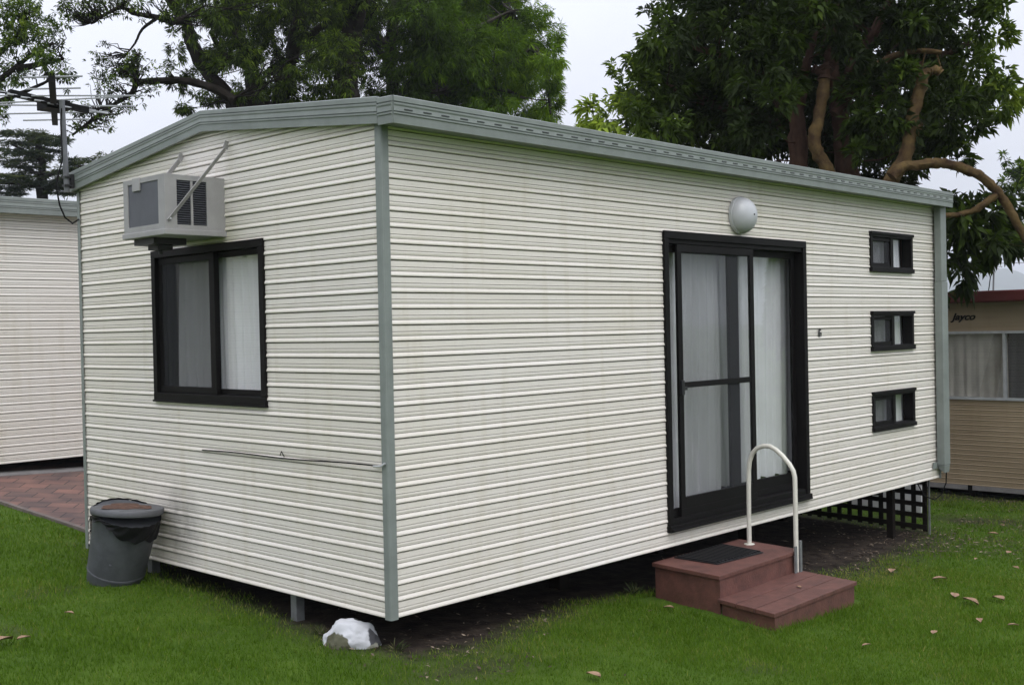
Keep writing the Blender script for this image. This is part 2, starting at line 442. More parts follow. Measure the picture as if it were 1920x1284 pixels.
ea = np.array(PAV_B) - (np.array(PAV_A) - np.array(PAV_B)) * 0.2; eb = np.array(PAV_A) + (np.array(PAV_A) - np.array(PAV_B)) * 2.5
s = np.linspace(0, 1, 60)
V = []; 
for t in s:
    p = ea + (eb - ea) * t
    for q in np.linspace(0, 1, 40):
        x = p[0] + (9.0 - p[0]) * q * q; y = p[1] + 0.0
        V.append((x, y, float(gz(x, y)) + 0.022))
V = np.array(V); idx = np.arange(60 * 40).reshape(60, 40)
F = np.stack([idx[:-1, :-1], idx[:-1, 1:], idx[1:, 1:], idx[1:, :-1]], -1).reshape(-1, 4)
tag(np_mesh('path', V, F, pm), 'red brick paving between the two cream cabins', None, kind='structure')
mb = MB()
pts = [ea + (eb - ea) * t for t in np.linspace(0, 1, 50)]
pe = (eb - ea) / np.linalg.norm(eb - ea); pn = np.array([pe[1], -pe[0]])
for i in range(49):
    a0, b0 = pts[i], pts[i + 1]
    bot = []; top = []
    for q in (a0 - pn * .022, b0 - pn * .022, b0 + pn * .022, a0 + pn * .022):
        z = float(gz(q[0], q[1])); bot.append((q[0], q[1], z - .05)); top.append((q[0], q[1], z + .026))
    mb.hexa(bot, top)
tag(mb.build('kerb', M['edging']), 'thin concrete edging between lawn and brick paving', None, kind='structure')

# ------------------------------------------------------------------ ribbed cladding
PER = 0.0857
PROF = [(0.018, -9), (0.028, 7), (0.05, 9.2), (0.09, 10.0), (0.14, 9.4), (0.22, 6.6), (0.29, 3.4), (0.306, 2.6), (0.310, -5), (0.338, -5), (0.342, 2.4), (0.46, 4.8), (0.50, 5.0), (0.573, 4),
        (0.577, -5), (0.606, -5), (0.610, 4), (0.958, 3.2), (0.966, -9)]
def profile(z0, z1, per=PER, depth=1.0, z_ref=0.0):
    out = []
    k0 = int(math.floor((z0 - z_ref) / per)) - 1; k1 = int(math.ceil((z1 - z_ref) / per)) + 1
    full = [(z_ref + (k + f) * per, o * depth / 1000) for k in range(k0, k1) for f, o in PROF]
    zs = [p[0] for p in full]; os_ = [p[1] for p in full]
    out.append((z0, float(np.interp(z0, zs, os_))))
    out += [p for p in full if z0 + 1e-5 < p[0] < z1 - 1e-5]
    out.append((z1, float(np.interp(z1, zs, os_))))
    return out
def siding(mb, org, du, nrm, rects, per=PER, depth=1.0, z_ref=0.0, lim=None):
    """rects: (u0, u1, z0, z1); lim(z) -> (umin, umax) for a gable"""
    org = np.array(org, float); du = np.array(du, float); nrm = np.array(nrm, float)
    for (u0, u1, z0, z1) in rects:
        pr = profile(z0, z1, per, depth, z_ref); vs = []
        for z, o in pr:
            a, b_ = u0, u1
            if lim: la, lb = lim(z); a = min(max(a, la), lb); b_ = max(min(b_, lb), la)
            for u in (a, b_):
                p = org + du * u + nrm * o; vs.append((p[0], p[1], z))
        for i in range(len(pr) - 1):
            deep = pr[i][1] < -.0004 * depth and pr[i + 1][1] < -.0004 * depth      # open joint between two boards
            mb.add(vs[2 * i:2 * i + 4], [(0, 1, 3, 2)], 1 if deep else 0)
def around(holes, u0, u1, z0, z1):
    """rectangles of a wall left over round its holes"""
    us = sorted({u0, u1, *[h[0] for h in holes], *[h[1] for h in holes]})
    out = []
    for a, b_ in zip(us[:-1], us[1:]):
        zc = z0
        for h in sorted([h for h in holes if h[0] <= a + 1e-6 and h[1] >= b_ - 1e-6], key=lambda h: h[2]):
            if h[2] > zc: out.append((a, b_, zc, h[2]))
            zc = h[3]
        if zc < z1: out.append((a, b_, zc, z1))
    return out

L, W, WT = 6.844, 3.436, 2.60
DX0, DX1, DZ0, DZ1 = 2.440, 4.339, 0.104, 2.154
WX0, WX1 = 5.459, 6.292
SMALL = [(1.948, 2.287), (1.254, 1.591), (0.552, 0.886)]
EY0, EY1, EZ0, EZ1 = 1.080, 2.382, 1.088, 2.074
RZ = 2.80                      # wall height at the ridge

cabin = empty('cabin', (0, 0, 0), 'cream corrugated holiday cabin with sage green trim, sliding door and gabled end', 'cabin')
mb = MB()
holes = [(DX0 + .03, DX1 - .03, DZ0 + .03, DZ1 - .03)] + [(WX0 + .02, WX1 - .02, a + .02, b_ - .02) for a, b_ in SMALL]
siding(mb, (0, 0, 0), (1, 0, 0), (0, -1, 0), around(holes, 0.0, L, 0, WT + .05))
mb.build('cladding', [M['cream'], M['joint']], cabin)
mb = MB()
lim = lambda z: (0, W) if z <= WT else (W / 2 * (z - WT) / (RZ - WT + .03), W - W / 2 * (z - WT) / (RZ - WT + .03))
eh = [(EY0 + .03, EY1 - .03, EZ0 + .03, EZ1 - .03)]
VENT = (3.05, W - .05, 0, 0.215)       # the piece of cladding missing by the far corner
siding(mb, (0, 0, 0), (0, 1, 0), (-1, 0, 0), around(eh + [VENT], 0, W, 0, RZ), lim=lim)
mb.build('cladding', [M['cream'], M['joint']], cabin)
mb = MB()
siding(mb, (0, W, 0), (1, 0, 0), (0, 1, 0), [(0, L, 0, WT + .05)])
siding(mb, (L, 0, 0), (0, 1, 0), (1, 0, 0), [(0, W, 0, RZ)], lim=lim)
mb.build('cladding', [M['cream'], M['joint']], cabin)

# floor frame, inner lining, ceiling
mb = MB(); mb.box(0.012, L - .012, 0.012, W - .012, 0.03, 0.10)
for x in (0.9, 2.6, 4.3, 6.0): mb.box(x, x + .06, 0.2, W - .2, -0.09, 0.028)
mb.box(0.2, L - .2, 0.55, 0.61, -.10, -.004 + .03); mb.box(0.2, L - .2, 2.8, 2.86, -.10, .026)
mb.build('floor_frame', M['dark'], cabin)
mb = MB(); mb.box(0.05, L - .05, 0.05, W - .05, 2.45, 2.47)
mb.box(0.05, L - .05, W - .08, W - .06, .11, 2.44); mb.box(L - .08, L - .06, .05, W - .09, .11, 2.44)
mb.box(0.05, L - .09, .9, .92, .11, 1.0); mb.box(5.0, 5.02, .1, W - .1, .11, 2.44)
mb.build('room_lining', M['room'], cabin)

# corner trims: rounded angle strips
def corner_trim(x, y, sx, sy, z0, z1):
    mb = MB(); w_ = 0.050; r = 0.012; o = 0.015
    pts = []
    cx, cy = x - sx * 0, y
    ex, ey = x + sx * o, y + sy * o          # outer corner
    prof = [(ex - sx * w_ - sx * 0.0, ey), (ex - sx * r, ey), (ex - sx * r * .3, ey - sy * r * .3), (ex, ey - sy * r), (ex, ey - sy * w_)]
    inn = [(ex - sx * .004, ey - sy * w_), (ex - sx * .004, ey - sy * .004), (ex - sx * w_, ey - sy * .004)]
    ring = prof + inn
    mb.hexa([(a, c, z0) for a, c in ring], [(a, c, z1) for a, c in ring])
    return mb.build('corner_trim', M['trim'], cabin)
corner_trim(0, 0, -1, -1, -0.004, WT)
corner_trim(0, W, -1, 1, -0.03, WT)
corner_trim(L, 0, 1, -1, -0.004, WT)
corner_trim(L, W, 1, 1, -0.004, WT)

# roof, gable fascia, gutter
OY, OX = 0.157, 0.050            # eaves and verge overhang
GB, GT = 2.572, 2.712          # gutter bottom and top
RB, RT = 2.772, 2.900          # fascia bottom and top at the ridge
mb = MB()
YB = W + .05; ym = (YB - OY) / 2
for sgn, y0 in ((1, -OY + .02), (-1, YB - .02)):
    # corrugated sheet: ribs running down the slope
    nxr = 46; xs = np.linspace(-OX + .01, L + .005, nxr * 4 + 1); vs = []
    for i, x in enumerate(xs):
        h = (0.0, 0.0, 0.016, 0.016)[i % 4]
        vs += [(x, y0, GT - .045 + h), (x, ym, RT - .03 + h)]
    mb.add(vs, [(2 * i, 2 * i + 2, 2 * i + 3, 2 * i + 1) for i in range(len(xs) - 1)])
mb.hexa([(-OX + .02, ym - .14, RT - .035), (L, ym - .14, RT - .035), (L, ym, RT - .008), (-OX + .02, ym, RT - .008)],
        [(-OX + .02, ym - .14, RT - .028), (L, ym - .14, RT - .028), (L, ym, RT - .001), (-OX + .02, ym, RT - .001)])
mb.build('roof', M['roofing'], cabin)
mb = MB(); mb.box(-OX + .01, L + .01, -OY + .02, 0.0, GB + .012, GB + .018); mb.box(-OX + .01, L + .01, W, YB - .02, GB + .012, GB + .018)
mb.build('soffit', M['trim'], cabin)
# face profile (height fraction, outward offset m)
FP = [(0, 0.0), (0.0, .004), (.30, .006), (.335, .011), (.39, .011), (.40, .003), (.43, .003), (.44, .010), (.62, .008), (.68, .012), (.745, .012), (.755, .003), (.785, .003), (.795, .010), (.97, .010), (1.0, .004), (1.0, 0.0)]
def fascia_run(mb, a, b_, nrm, hb_a, ht_a, hb_b, ht_b, mi=0):
    vs = []
    for f, o in FP:
        vs.append((a[0] + nrm[0] * o, a[1] + nrm[1] * o, hb_a + (ht_a - hb_a) * f)); vs.append((b_[0] + nrm[0] * o, b_[1] + nrm[1] * o, hb_b + (ht_b - hb_b) * f))
    m_ = len(FP)
    for f, o in ((1.0, -.012), (0, -.012)):
        vs.append((a[0] + nrm[0] * o, a[1] + nrm[1] * o, hb_a + (ht_a - hb_a) * f)); vs.append((b_[0] + nrm[0] * o, b_[1] + nrm[1] * o, hb_b + (ht_b - hb_b) * f))
    n_ = m_ + 2
    fs = [(2 * i, 2 * i + 1, 2 * ((i + 1) % n_) + 1, 2 * ((i + 1) % n_)) for i in range(n_)]
    fs += [tuple(2 * i for i in range(n_)), tuple(2 * i + 1 for i in reversed(range(n_)))]
    mb.add(vs, fs, mi)
mb = MB(); e_ = .015
fascia_run(mb, (-OX, -OY + .118), (-OX, ym), (-1, 0), GB + .012, GT + .012, RB, RT)
fascia_run(mb, (-OX, ym), (-OX, YB - .06), (-1, 0), RB, RT, GB + .005, GT + .005)
mb.build('gable_fascia', M['trim'], cabin)
mb = MB()
fascia_run(mb, (-OX, -OY + .115), (-OX, -OY), (-1, 0), GB + .002, GT + .003, GB, GT)
fascia_run(mb, (-OX, -OY), (L + e_, -OY), (0, -1), GB, GT, GB - .004, GT - .004)
x = 0.02
while x < L - .09:
    mb.box(x, x + .055, -OY - .0126, -OY - .008, GB + .071, GB + .0765, 1); x += 0.135 + random.uniform(-.01, .01)
mb.build('gutter', [M['trim'], M['slot']], cabin)
mb = MB(); fascia_run(mb, (-OX, YB - .06), (-OX, YB), (-1, 0), GB, GT, GB, GT); fascia_run(mb, (-OX, YB), (L + e_, YB), (0, 1), GB, GT, GB, GT)
fascia_run(mb, (L + e_, -OY), (L + e_, ym), (1, 0), GB, GT, RB, RT); fascia_run(mb, (L + e_, ym), (L + e_, YB), (1, 0), RB, RT, GB, GT)
mb.build('gutter', M['trim'], cabin)
# downpipe: square, two lengths, with a bracket and angled foot
mb = MB(); mb.box(6.742, 6.868, -.092, -.026, 1.87, GB + .01); mb.box(6.738, 6.872, -.096, -.022, 0.13, 1.868)
mb.hexa([(6.755, -.085, .055), (6.868, -.085, .055), (6.868, -.035, .09), (6.755, -.035, .09)], [(6.742, -.094, .13), (6.868, -.094, .13), (6.868, -.024, .13), (6.742, -.024, .13)])
dp = mb.build('downpipe', M['trim'], cabin, bevel=.006)
MB().box(6.66, 6.742, -.024, -.014, .10, .16).build('bracket', M['trim'], dp)

# ---- windows and sliding door
def frame_long(mb, x0, x1, z0, z1, wd, y0=-.022, y1=.07):
    mb.box(x0, x1, y0, y1, z1 - wd, z1); mb.box(x0, x1, y0, y1, z0, z0 + wd)
    mb.box(x0, x0 + wd, y0 + .001, y1, z0 + wd, z1 - wd); mb.box(x1 - wd, x1, y0 + .001, y1, z0 + wd, z1 - wd)
def frame_end(mb, y0, y1, z0, z1, wd, x0=-.022, x1=.07):
    mb.box(x0, x1, y0, y1, z1 - wd, z1); mb.box(x0, x1, y0, y1, z0, z0 + wd)
    mb.box(x0 + .001, x1, y0, y0 + wd, z0 + wd, z1 - wd); mb.box(x0 + .001, x1, y1 - wd, y1, z0 + wd, z1 - wd)
def curtain(name, p0, p1, z0, z1, folds, amp, m, parent, hem=0.0, seed=0):
    """pleated cloth between two plan points"""
    r = random.Random(seed); p0 = np.array(p0, float); p1 = np.array(p1, float); d = p1 - p0; ln = np.linalg.norm(d); d /= ln; nn = np.array([d[1], -d[0]])
    nu, nv = folds * 10, 10; ph = [r.uniform(0, 6) for _ in range(4)]; vs = []
    for i in range(nu + 1):
        t = i / nu; s_ = t * folds * 2 * math.pi
        base = math.sin(s_ + .7 * math.sin(s_ * .37 + ph[0])) + .4 * math.sin(s_ * 1.7 + ph[1])
        for j in range(nv + 1):
            q = j / nv
            o = amp * base * (.55 + .45 * (1 - q)) + amp * .5 * math.sin(3 * q + t * 4 + ph[2])
            zz = z0 + (z1 - z0) * q + (hem * math.sin(s_ * .5 + ph[3]) if j == 0 else 0)
            p = p0 + d * (t * ln) + nn * o; vs.append((p[0], p[1], zz))
    V = np.array(vs); idx = np.arange((nu + 1) * (nv + 1)).reshape(nu + 1, nv + 1)
    F = np.stack([idx[:-1, :-1], idx[1:, :-1], idx[1:, 1:], idx[:-1, 1:]], -1).reshape(-1, 4)
    o = np_mesh(name, V, F, m, smooth=True)
    if parent is not None: o.parent = parent
    return o
def pane(name, ax, c, a0, a1, z0, z1, m, parent, t=.003):
    mb = MB()
    if ax == 'y': mb.add([(a0, c, z0), (a1, c, z0), (a1, c, z1), (a0, c, z1)], [(0, 1, 2, 3)])
    else: mb.add([(c, a0, z0), (c, a1, z0), (c, a1, z1), (c, a0, z1)], [(0, 1, 2, 3)])
    return mb.build(name, m, parent)

# big sliding window in the gable end: the half with the fly screen is the left one (larger y)
mb = MB(); frame_end(mb, EY0, EY1, EZ0, EZ1, .048); mb.box(-.030, .0, EY0 - .004, EY1 + .004, EZ0 - .012, EZ0 + .001)
ew = mb.build('window', M['brown'], cabin, bevel=.003)
my = 1.665
mb = MB(); frame_end(mb, my - .025, EY1 - .05, EZ0 + .05, EZ1 - .05, .042, .006, .028)
mb.box(-.004, .005, my - .03, my + .03, EZ0 + .05, EZ1 - .05)
mb.build('sash', M['brown'], ew, bevel=.002)
mb = MB(); frame_end(mb, EY0 + .05, my + .035, EZ0 + .05, EZ1 - .05, .035, .032, .052); mb.build('sash', M['brown'], ew, bevel=.002)
pane('fly_screen', 'x', .012, my + .02, EY1 - .09, EZ0 + .09, EZ1 - .09, M['mesh_dark'], ew)
pane('pane', 'x', .042, EY0 + .085, my, EZ0 + .085, EZ1 - .085, M['glass'], ew)
pane('pane', 'x', .06, my, EY1 - .05, EZ0 + .05, EZ1 - .05, M['glass'], ew)
curtain('curtain', (.11, EY0 - .02), (.11, 1.68), EZ0 - .05, EZ1 + .05, 7, .020, M['curtain'], ew, seed=1)
curtain('curtain', (.12, 1.70), (.12, 2.26), EZ0 - .05, EZ1 + .05, 6, .020, M['curtain'], ew, seed=2)

# three small bunk windows
for i, (a0, b0) in enumerate(SMALL):
    mb = MB(); frame_long(mb, WX0, WX1, a0, b0, .040); mb.box(WX0 - .004, WX1 + .004, -.034, -.0, a0 - .008, a0 + .03); mb.box(WX0 - .003, WX1 + .003, -.034, 0, b0 - .02, b0 + .006)
    wn = mb.build('window', M['brown'], cabin, bevel=.003)
    mx_ = (WX0 + WX1) / 2
    mb = MB(); frame_long(mb, WX0 + .042, mx_ + .02, a0 + .042, b0 - .042, .030, .0, .024); mb.box(mx_ - .005, mx_ + .045, -.006, .06, a0 + .04, b0 - .04); mb.build('sash', M['brown'], wn)
    pane('fly_screen', 'y', .01, WX0 + .07, mx_ - .01, a0 + .07, b0 - .07, M['mesh_dark'], wn)
    pane('pane', 'y', .04, WX0 + .04, WX1 - .04, a0 + .04, b0 - .04, M['glass'], wn)
    curtain('curtain', (WX0 + .14, .10), (mx_ + .16, .10), a0 - .03, b0 + .03, 4, .010, M['curtain'], wn, seed=10 + i)
    curtain('curtain', (mx_ + .20, .10), (mx_ + .44, .11), a0 - .03, b0 + .03, 3, .010, M['curtain'], wn, seed=20 + i)
    curtain('curtain', (mx_ + .35, .13), (mx_ + .62, .13), a0 - .03, b0 + .03, 2, .010, M['curtain_rust'], wn, seed=26 + i)

# sliding glass door with a sliding screen door in front
mb = MB()
mb.box(DX0, DX1, -.026, .09, DZ1 - .055, DZ1); mb.box(DX0 - .005, DX1 + .005, -.040, .09, DZ0, DZ0 + .045); mb.box(DX0 + .01, DX1 - .01, -.052, -.04, DZ0 + .004, DZ0 + .02)
mb.box(DX0, DX0 + .05, -.025, .09, DZ0 + .045, DZ1 - .055); mb.box(DX1 - .05, DX1, -.025, .09, DZ0 + .045, DZ1 - .055)
mb.box(DX0 + .05, DX1 - .05, -.012, .085, DZ0 + .045, DZ0 + .085); mb.box(DX0 + .05, DX1 - .05, -.012, .085, DZ1 - .085, DZ1 - .055)
door = mb.build('sliding_door', M['brown'], cabin, bevel=.003)
q0, q1 = 2.605, 3.580          # screen door
zb, zt = DZ0 + .087, DZ1 - .087
mb = MB(); frame_long(mb, q0, q1, zb, zt, .052, -.008, .014); mb.box(q0 + .052, q1 - .052, -.006, .010, 1.075, 1.115); mb.box(q0 + .052, q1 - .052, -.007, .013, zb + .052, zb + .13)
sc_ = mb.build('screen_door', M['brown'], door, bevel=.002)
pane('fly_screen', 'y', .004, q0 + .05, q1 - .05, zb + .12, zt - .05, M['mesh'], door)
mb = MB(); frame_long(mb, DX0 + .052, 3.415, zb, zt, .055, .026, .050); mb.box(3.29, 3.415, .0255, .0505, zb, zt); mb.build('door_leaf', M['brown'], door, bevel=.002)
mb = MB(); frame_long(mb, 3.40, DX1 - .052, zb, zt, .050, .056, .080); mb.box(3.451, DX1 - .103, .058, .078, zb + .05, zb + .13); mb.build('door_leaf', M['brown'], door, bevel=.002)
pane('pane', 'y', .038, DX0 + .10, 3.30, zb + .05, zt - .05, M['glass'], door)
pane('pane', 'y', .066, 3.44, DX1 - .10, zb + .05, zt - .05, M['glass'], door)
curtain('curtain', (DX0 + .02, .15), (3.30, .15), DZ0 + .10, DZ1 + .03, 9, .024, M['curtain'], door, seed=31)
curtain('curtain', (3.26, .18), (4.52, .19), DZ0 + .19, DZ1 + .03, 12, .024, M['curtain'], door, hem=.012, seed=32)
mb = MB(); mb.box(q0 + .002, q0 + .034, -.030, -.008, 1.03, 1.13); mb.box(q0 + .034, q0 + .075, -.024, -.010, 1.06, 1.085); mb.build('handle', M['black'], door, bevel=.003)
mb = MB(); mb.box(DX0 + .052, DX0 + .075, .004, .025, 1.13, 1.25); mb.build('handle', M['black'], door, bevel=.003)

# house number
def text_obj(name, body, size, m, loc, rot, parent=None, ext=.004, shear=0.0, sx=1.0):
    cu = bpy.data.curves.new(name, 'FONT'); cu.body = body; cu.size = size; cu.extrude = ext; cu.shear = shear; cu.offset = .003
    t = bpy.data.objects.new(name, cu); C.objects.link(t)
    bpy.context.view_layer.update()
    me = bpy.data.meshes.new_from_object(t); bpy.data.objects.remove(t); me.name = name
    me.transform(Matrix.Diagonal((sx, 1, 1, 1)))
    me.materials.clear(); me.materials.append(m)
    o = bpy.data.objects.new(name, me); C.objects.link(o); o.location = loc; o.rotation_euler = rot
    if parent is not None: o.parent = parent
    return o
mb = MB(); hx0, hz0 = 4.533, 1.395
for a_, b_, c_, d_ in ((0, .013, 0, .058), (.013, .036, .045, .058), (.013, .042, 0, .011), (.031, .042, .011, .034), (.013, .031, .025, .034)): mb.box(hx0 + a_, hx0 + b_, -.017, -.0125, hz0 + c_, hz0 + d_)
mb.build('house_number', M['black'], cabin)

# supports under the cabin
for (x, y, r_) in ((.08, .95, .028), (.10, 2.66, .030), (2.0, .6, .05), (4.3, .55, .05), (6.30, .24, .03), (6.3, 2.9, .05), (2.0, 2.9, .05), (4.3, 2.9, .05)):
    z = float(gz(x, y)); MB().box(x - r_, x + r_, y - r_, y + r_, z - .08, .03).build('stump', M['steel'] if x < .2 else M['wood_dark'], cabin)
# lattice skirt under the far end
mb = MB(); xl = 6.78
def lz(y): return float(gz(xl, y)) + .03
y = .10
while y < 3.3:
    mb.box(xl - .006, xl + .006, y, y + .045, lz(y), .0); y += .112
for kz in range(5):
    for ys in np.arange(.10, 3.2, .4):
        za = lz(ys) + .02 + kz * .108; zb_ = lz(ys + .4) + .02 + kz * .108
        if za < -.02: mb.hexa([(xl - .018, ys, za), (xl - .0065, ys, za), (xl - .0065, ys + .4, zb_), (xl - .018, ys + .4, zb_)], [(xl - .018, ys, za + .045), (xl - .0065, ys, za + .045), (xl - .0065, ys + .4, zb_ + .045), (xl - .018, ys + .4, zb_ + .045)])
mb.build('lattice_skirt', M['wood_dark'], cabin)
MB().box(6.80, 6.815, .085, .10, float(gz(6.8, .1)) - .02, .0).build('skirt_stake', M['steel'], cabin)
mb = MB(); mb.tube([(6.86, -.06, .08), (6.87, -.05, -.05), (6.83, -.02, -.16), (6.72, .0, -.20), (6.6, .05, -.15), (6.52, .08, -.02)], .006, 6); mb.build('hanging_cable', M['cable'], cabin, smooth=True)
# painted-brick pier seen in the gap by the far corner of the gable end
mb = MB(); mb.box(.02, .10, W - .16, W - .11, float(gz(0, W)) - .05, .21); mb.build('pier', M['white'], cabin)
MB().box(.11, .13, 2.95, W - .03, -.1, .23).build('access_panel', M['ac_panel'], cabin)

# thin black cord hooked along the end wall
cord = MB(); pts = []
for t in np.linspace(0, 1, 14):
    pts.append((-.016, 1.80 - 1.76 * t, .785 + .016 * t + .004 * math.sin(9 * t)))
cord.tube(pts, .0042, 6)
cd = cord.build('cord', M['cable'], None, smooth=True)
origin_to(cd, (0, 1.8, .785)); tag(cd, 'thin black cord stretched along the end wall beneath its window', 'cord')
mb = MB(); mb.tube([(-.018, .10, .800), (-.03, .05, .803), (-.03, .015, .808), (-.022, -.0, .822)], .006, 6); mb.build('hook', M['alu'], cd, smooth=True)
for yy, dz in ((.93, .004),):
    mb = MB(); mb.tube([(-.018, yy + .02, .800 + dz), (-.022, yy, .825 + dz), (-.02, yy - .025, .795 + dz)], .003, 5); mb.build('clip', M['cable'], cd, smooth=True)

# ------------------------------------------------------------------ wall lamp
lamp = empty('wall_lamp', (3.388, 0, 2.306), 'round frosted grey wall lamp on the long wall above the sliding door', 'lamp')
MB().lathe([(.125, 0), (.137, .004), (.137, .028), (.128, .034)], (3.388, -.006, 2.306), (0, -1, 0), 40).build('base_ring', M['lamp'], lamp, smooth=True)
MB().lathe([(.132, .034), (.130, .05), (.120, .075), (.100, .100), (.072, .119), (.04, .130), (.012, .134), (.002, .1345)], (3.388, -.006, 2.306), (0, -1, 0), 40).build('dome', M['lamp'], lamp, smooth=True)
MB().lathe([(.006, 0), (.006, .004), (.003, .006)], (3.388, -.1405, 2.306), (0, -1, 0), 12).build('screw', M['black'], lamp)

# ------------------------------------------------------------------ air conditioner
ac = empty('air_conditioner', (0, 1.74, 2.11), 'boxy grey air conditioner hung high on the gable end by two straps', 'air conditioner')
Y0, Y1, PX, A0, A1 = 1.49, 1.985, -.41, 2.113, 2.465
mb = MB(); w_ = .012
mb.box(PX, .0, Y0, Y1, A1 - w_, A1); mb.box(PX, .0, Y0, Y1, A0 + .028, A0 + .040)
# side cheek with a louvre opening (both sides)
for ya, yb in ((Y0, Y0 + w_), (Y1 - w_, Y1)):
    mb.box(PX, -.33, ya, yb, A0 + .04, A1 - w_); mb.box(-.13, 0, ya, yb, A0 + .04, A1 - w_); mb.box(-.33, -.13, ya, yb, A1 - .032, A1 - w_); mb.box(-.33, -.13, ya, yb, A0 + .04, A0 + .056)
    mb.box(-.237, -.222, ya + .001, yb - .001, A0 + .056, A1 - .032)
# front rim
mb.box(PX, PX + .012, Y0 + w_, Y0 + .075, A0 + .04, A1 - w_); mb.box(PX, PX + .012, Y1 - .055, Y1 - w_, A0 + .04, A1 - w_)
mb.box(PX, PX + .012, Y0 + .075, Y1 - .055, A1 - .03, A1 - w_); mb.box(PX, PX + .012, Y0 + .075, Y1 - .055, A0 + .04, A0 + .062)
mb.box(PX + .02, -.02, Y0 + .03, Y0 + .032, A0 + .05, A1 - .02, 1); mb.box(PX + .02, -.02, Y1 - .032, Y1 - .03, A0 + .05, A1 - .02, 1)
mb.build('casing', [M['ac'], M['dark']], ac, bevel=.004)
MB().box(PX + .006, PX + .016, Y0 + .076, Y1 - .056, A0 + .0625, A1 - .0305).build('front_panel', M['ac_panel'], ac)
MB().box(PX - .006, PX + .004, 1.775, 1.865, A1 - .075, A1 + .004).build('clip', M['ac'], ac, bevel=.002)
mb = MB()
for k in range(19):
    z = A0 + .066 + k * (A1 - A0 - .105) / 18
    for x0, x1 in ((-.328, -.239), (-.220, -.132)):
        mb.hexa([(x0, Y0 + .003, z - .004), (x1, Y0 + .003, z - .004), (x1, Y0 + .022, z + .004), (x0, Y0 + .022, z + .004)], [(x0, Y0 + .003, z - .001), (x1, Y0 + .003, z - .001), (x1, Y0 + .022, z + .007), (x0, Y0 + .022, z + .007)])
mb.build('louvre', M['ac_panel'], ac)
mb = MB(); mb.box(PX - .008, .002, Y0 - .012, Y1 + .012, A0 - .006, A0 + .0275); mb.build('drip_tray', M['ac'], ac, bevel=.004)
mb = MB(); mb.box(PX + .04, PX + .26, 1.70, 1.94, A0 - .045, A0 - .007); mb.box(PX + .10, PX + .2, 1.76, 1.88, A0 - .075, A0 - .046); mb.tube([(PX + .15, 1.82, A0 - .075), (PX + .15, 1.82, A0 - .10)], .012, 8); mb.build('drain_box', M['black'], ac)
for ys, yw, zw in ((Y0 - .006, 1.434, 2.638), (Y1 + .006, 1.965, 2.63)):
    mb = MB(); mb.bar((PX + .015, ys, 2.185), (-.03, yw, zw), .004, .034, (1, 0, 1)); mb.bar((-.03, yw, zw), (-.012, yw, zw + .045), .004, .034, (1, 0, .3))
    s_ = mb.build('strap', M['ac'], ac)
    MB().lathe([(.008, 0), (.008, .004), (.004, .006)], (PX + .03, ys - (.004 if ys < 1.6 else -.004), 2.20), (0, -1 if ys < 1.6 else 1, 0), 10).build('bolt', M['alu'], s_)

# ------------------------------------------------------------------ roof antenna
ant = empty('tv_antenna', (-.125, 3.40, 2.56), 'large multi element television antenna on a leaning mast at the cabin eaves', 'antenna')
mtop = sight(116, 188, 8.2)
m0 = Vector((-.105, 3.40, 2.56))
MB().tube([m0, Vector(mtop)], .019, 12).build('mast', M['mast'], ant, smooth=True)
mb = MB(); mb.box(-.13, -.065, 3.375, 3.425, 2.60, 2.615); mb.box(-.13, -.065, 3.375, 3.425, 2.66, 2.675); mb.box(-.085, -.064, 3.37, 3.43, 2.59, 2.69); mb.build('clamp', M['black'], ant)
ba, bb = Vector(sight(97, 148, 7.75)), Vector(sight(103, 222, 9.35)); bb.z = ba.z
MB().bar(ba, bb, .045, .04).build('boom', M['cable'], ant)
rv = Vector((RGT[0], RGT[1], 0)).normalized()
def elem(t, l0, l1, r_=.0065, tilt=0.0):
    p = ba.lerp(bb, t) + Vector((0, 0, .02)); MB().tube([p + rv * l0 + Vector((0, 0, -tilt * l0)), p + rv * l1 + Vector((0, 0, -tilt * l1))], r_, 6).build('element', M['alu_dull'], ant, smooth=True)
elem(.02, -.20, .21); elem(.25, -.19, .20); elem(.40, -.68, .66, tilt=.02); elem(.50, -.57, .52, tilt=-.03); elem(.62, -.50, .62, tilt=.03); elem(.80, -.42, .42); elem(.98, -.26, .28)
# the dense UHF section crosses the boom
ua, ub = ba.lerp(bb, .34) - rv * .32 + Vector((0, 0, .03)), ba.lerp(bb, .60) + rv * .26 + Vector((0, 0, -.03))
MB().bar(ua, ub, .045, .045).build('boom', M['cable'], ant)
for k in range(12):
    p = ua.lerp(ub, (k + .5) / 12); q = Vector((FWD[0], FWD[1], .0)).normalized() * .16 + rv * .12
    MB().tube([p - q, p + q], .0065, 6).build('element', M['alu'] if k % 2 else M['cable'], ant, smooth=True)
MB().box(*(lambda p: (p.x - .09, p.x + .09, p.y - .09, p.y + .09, p.z - .04, p.z + .03))(ba.lerp(bb, .55))).build('junction_box', M['cable'], ant)
cp = [sight(u, v, d) for u, v, d in ((116, 196, 8.2), (114, 230, 8.15), (117, 300, 8.15), (110, 325, 8.1), (105, 350, 8.1), (112, 385, 8.1), (122, 408, 8.15), (136, 419, 8.2), (147, 412, 8.3), (152, 402, 8.35))]
MB().tube(cp, .006, 6).build('cable', M['cable'], ant, smooth=True)

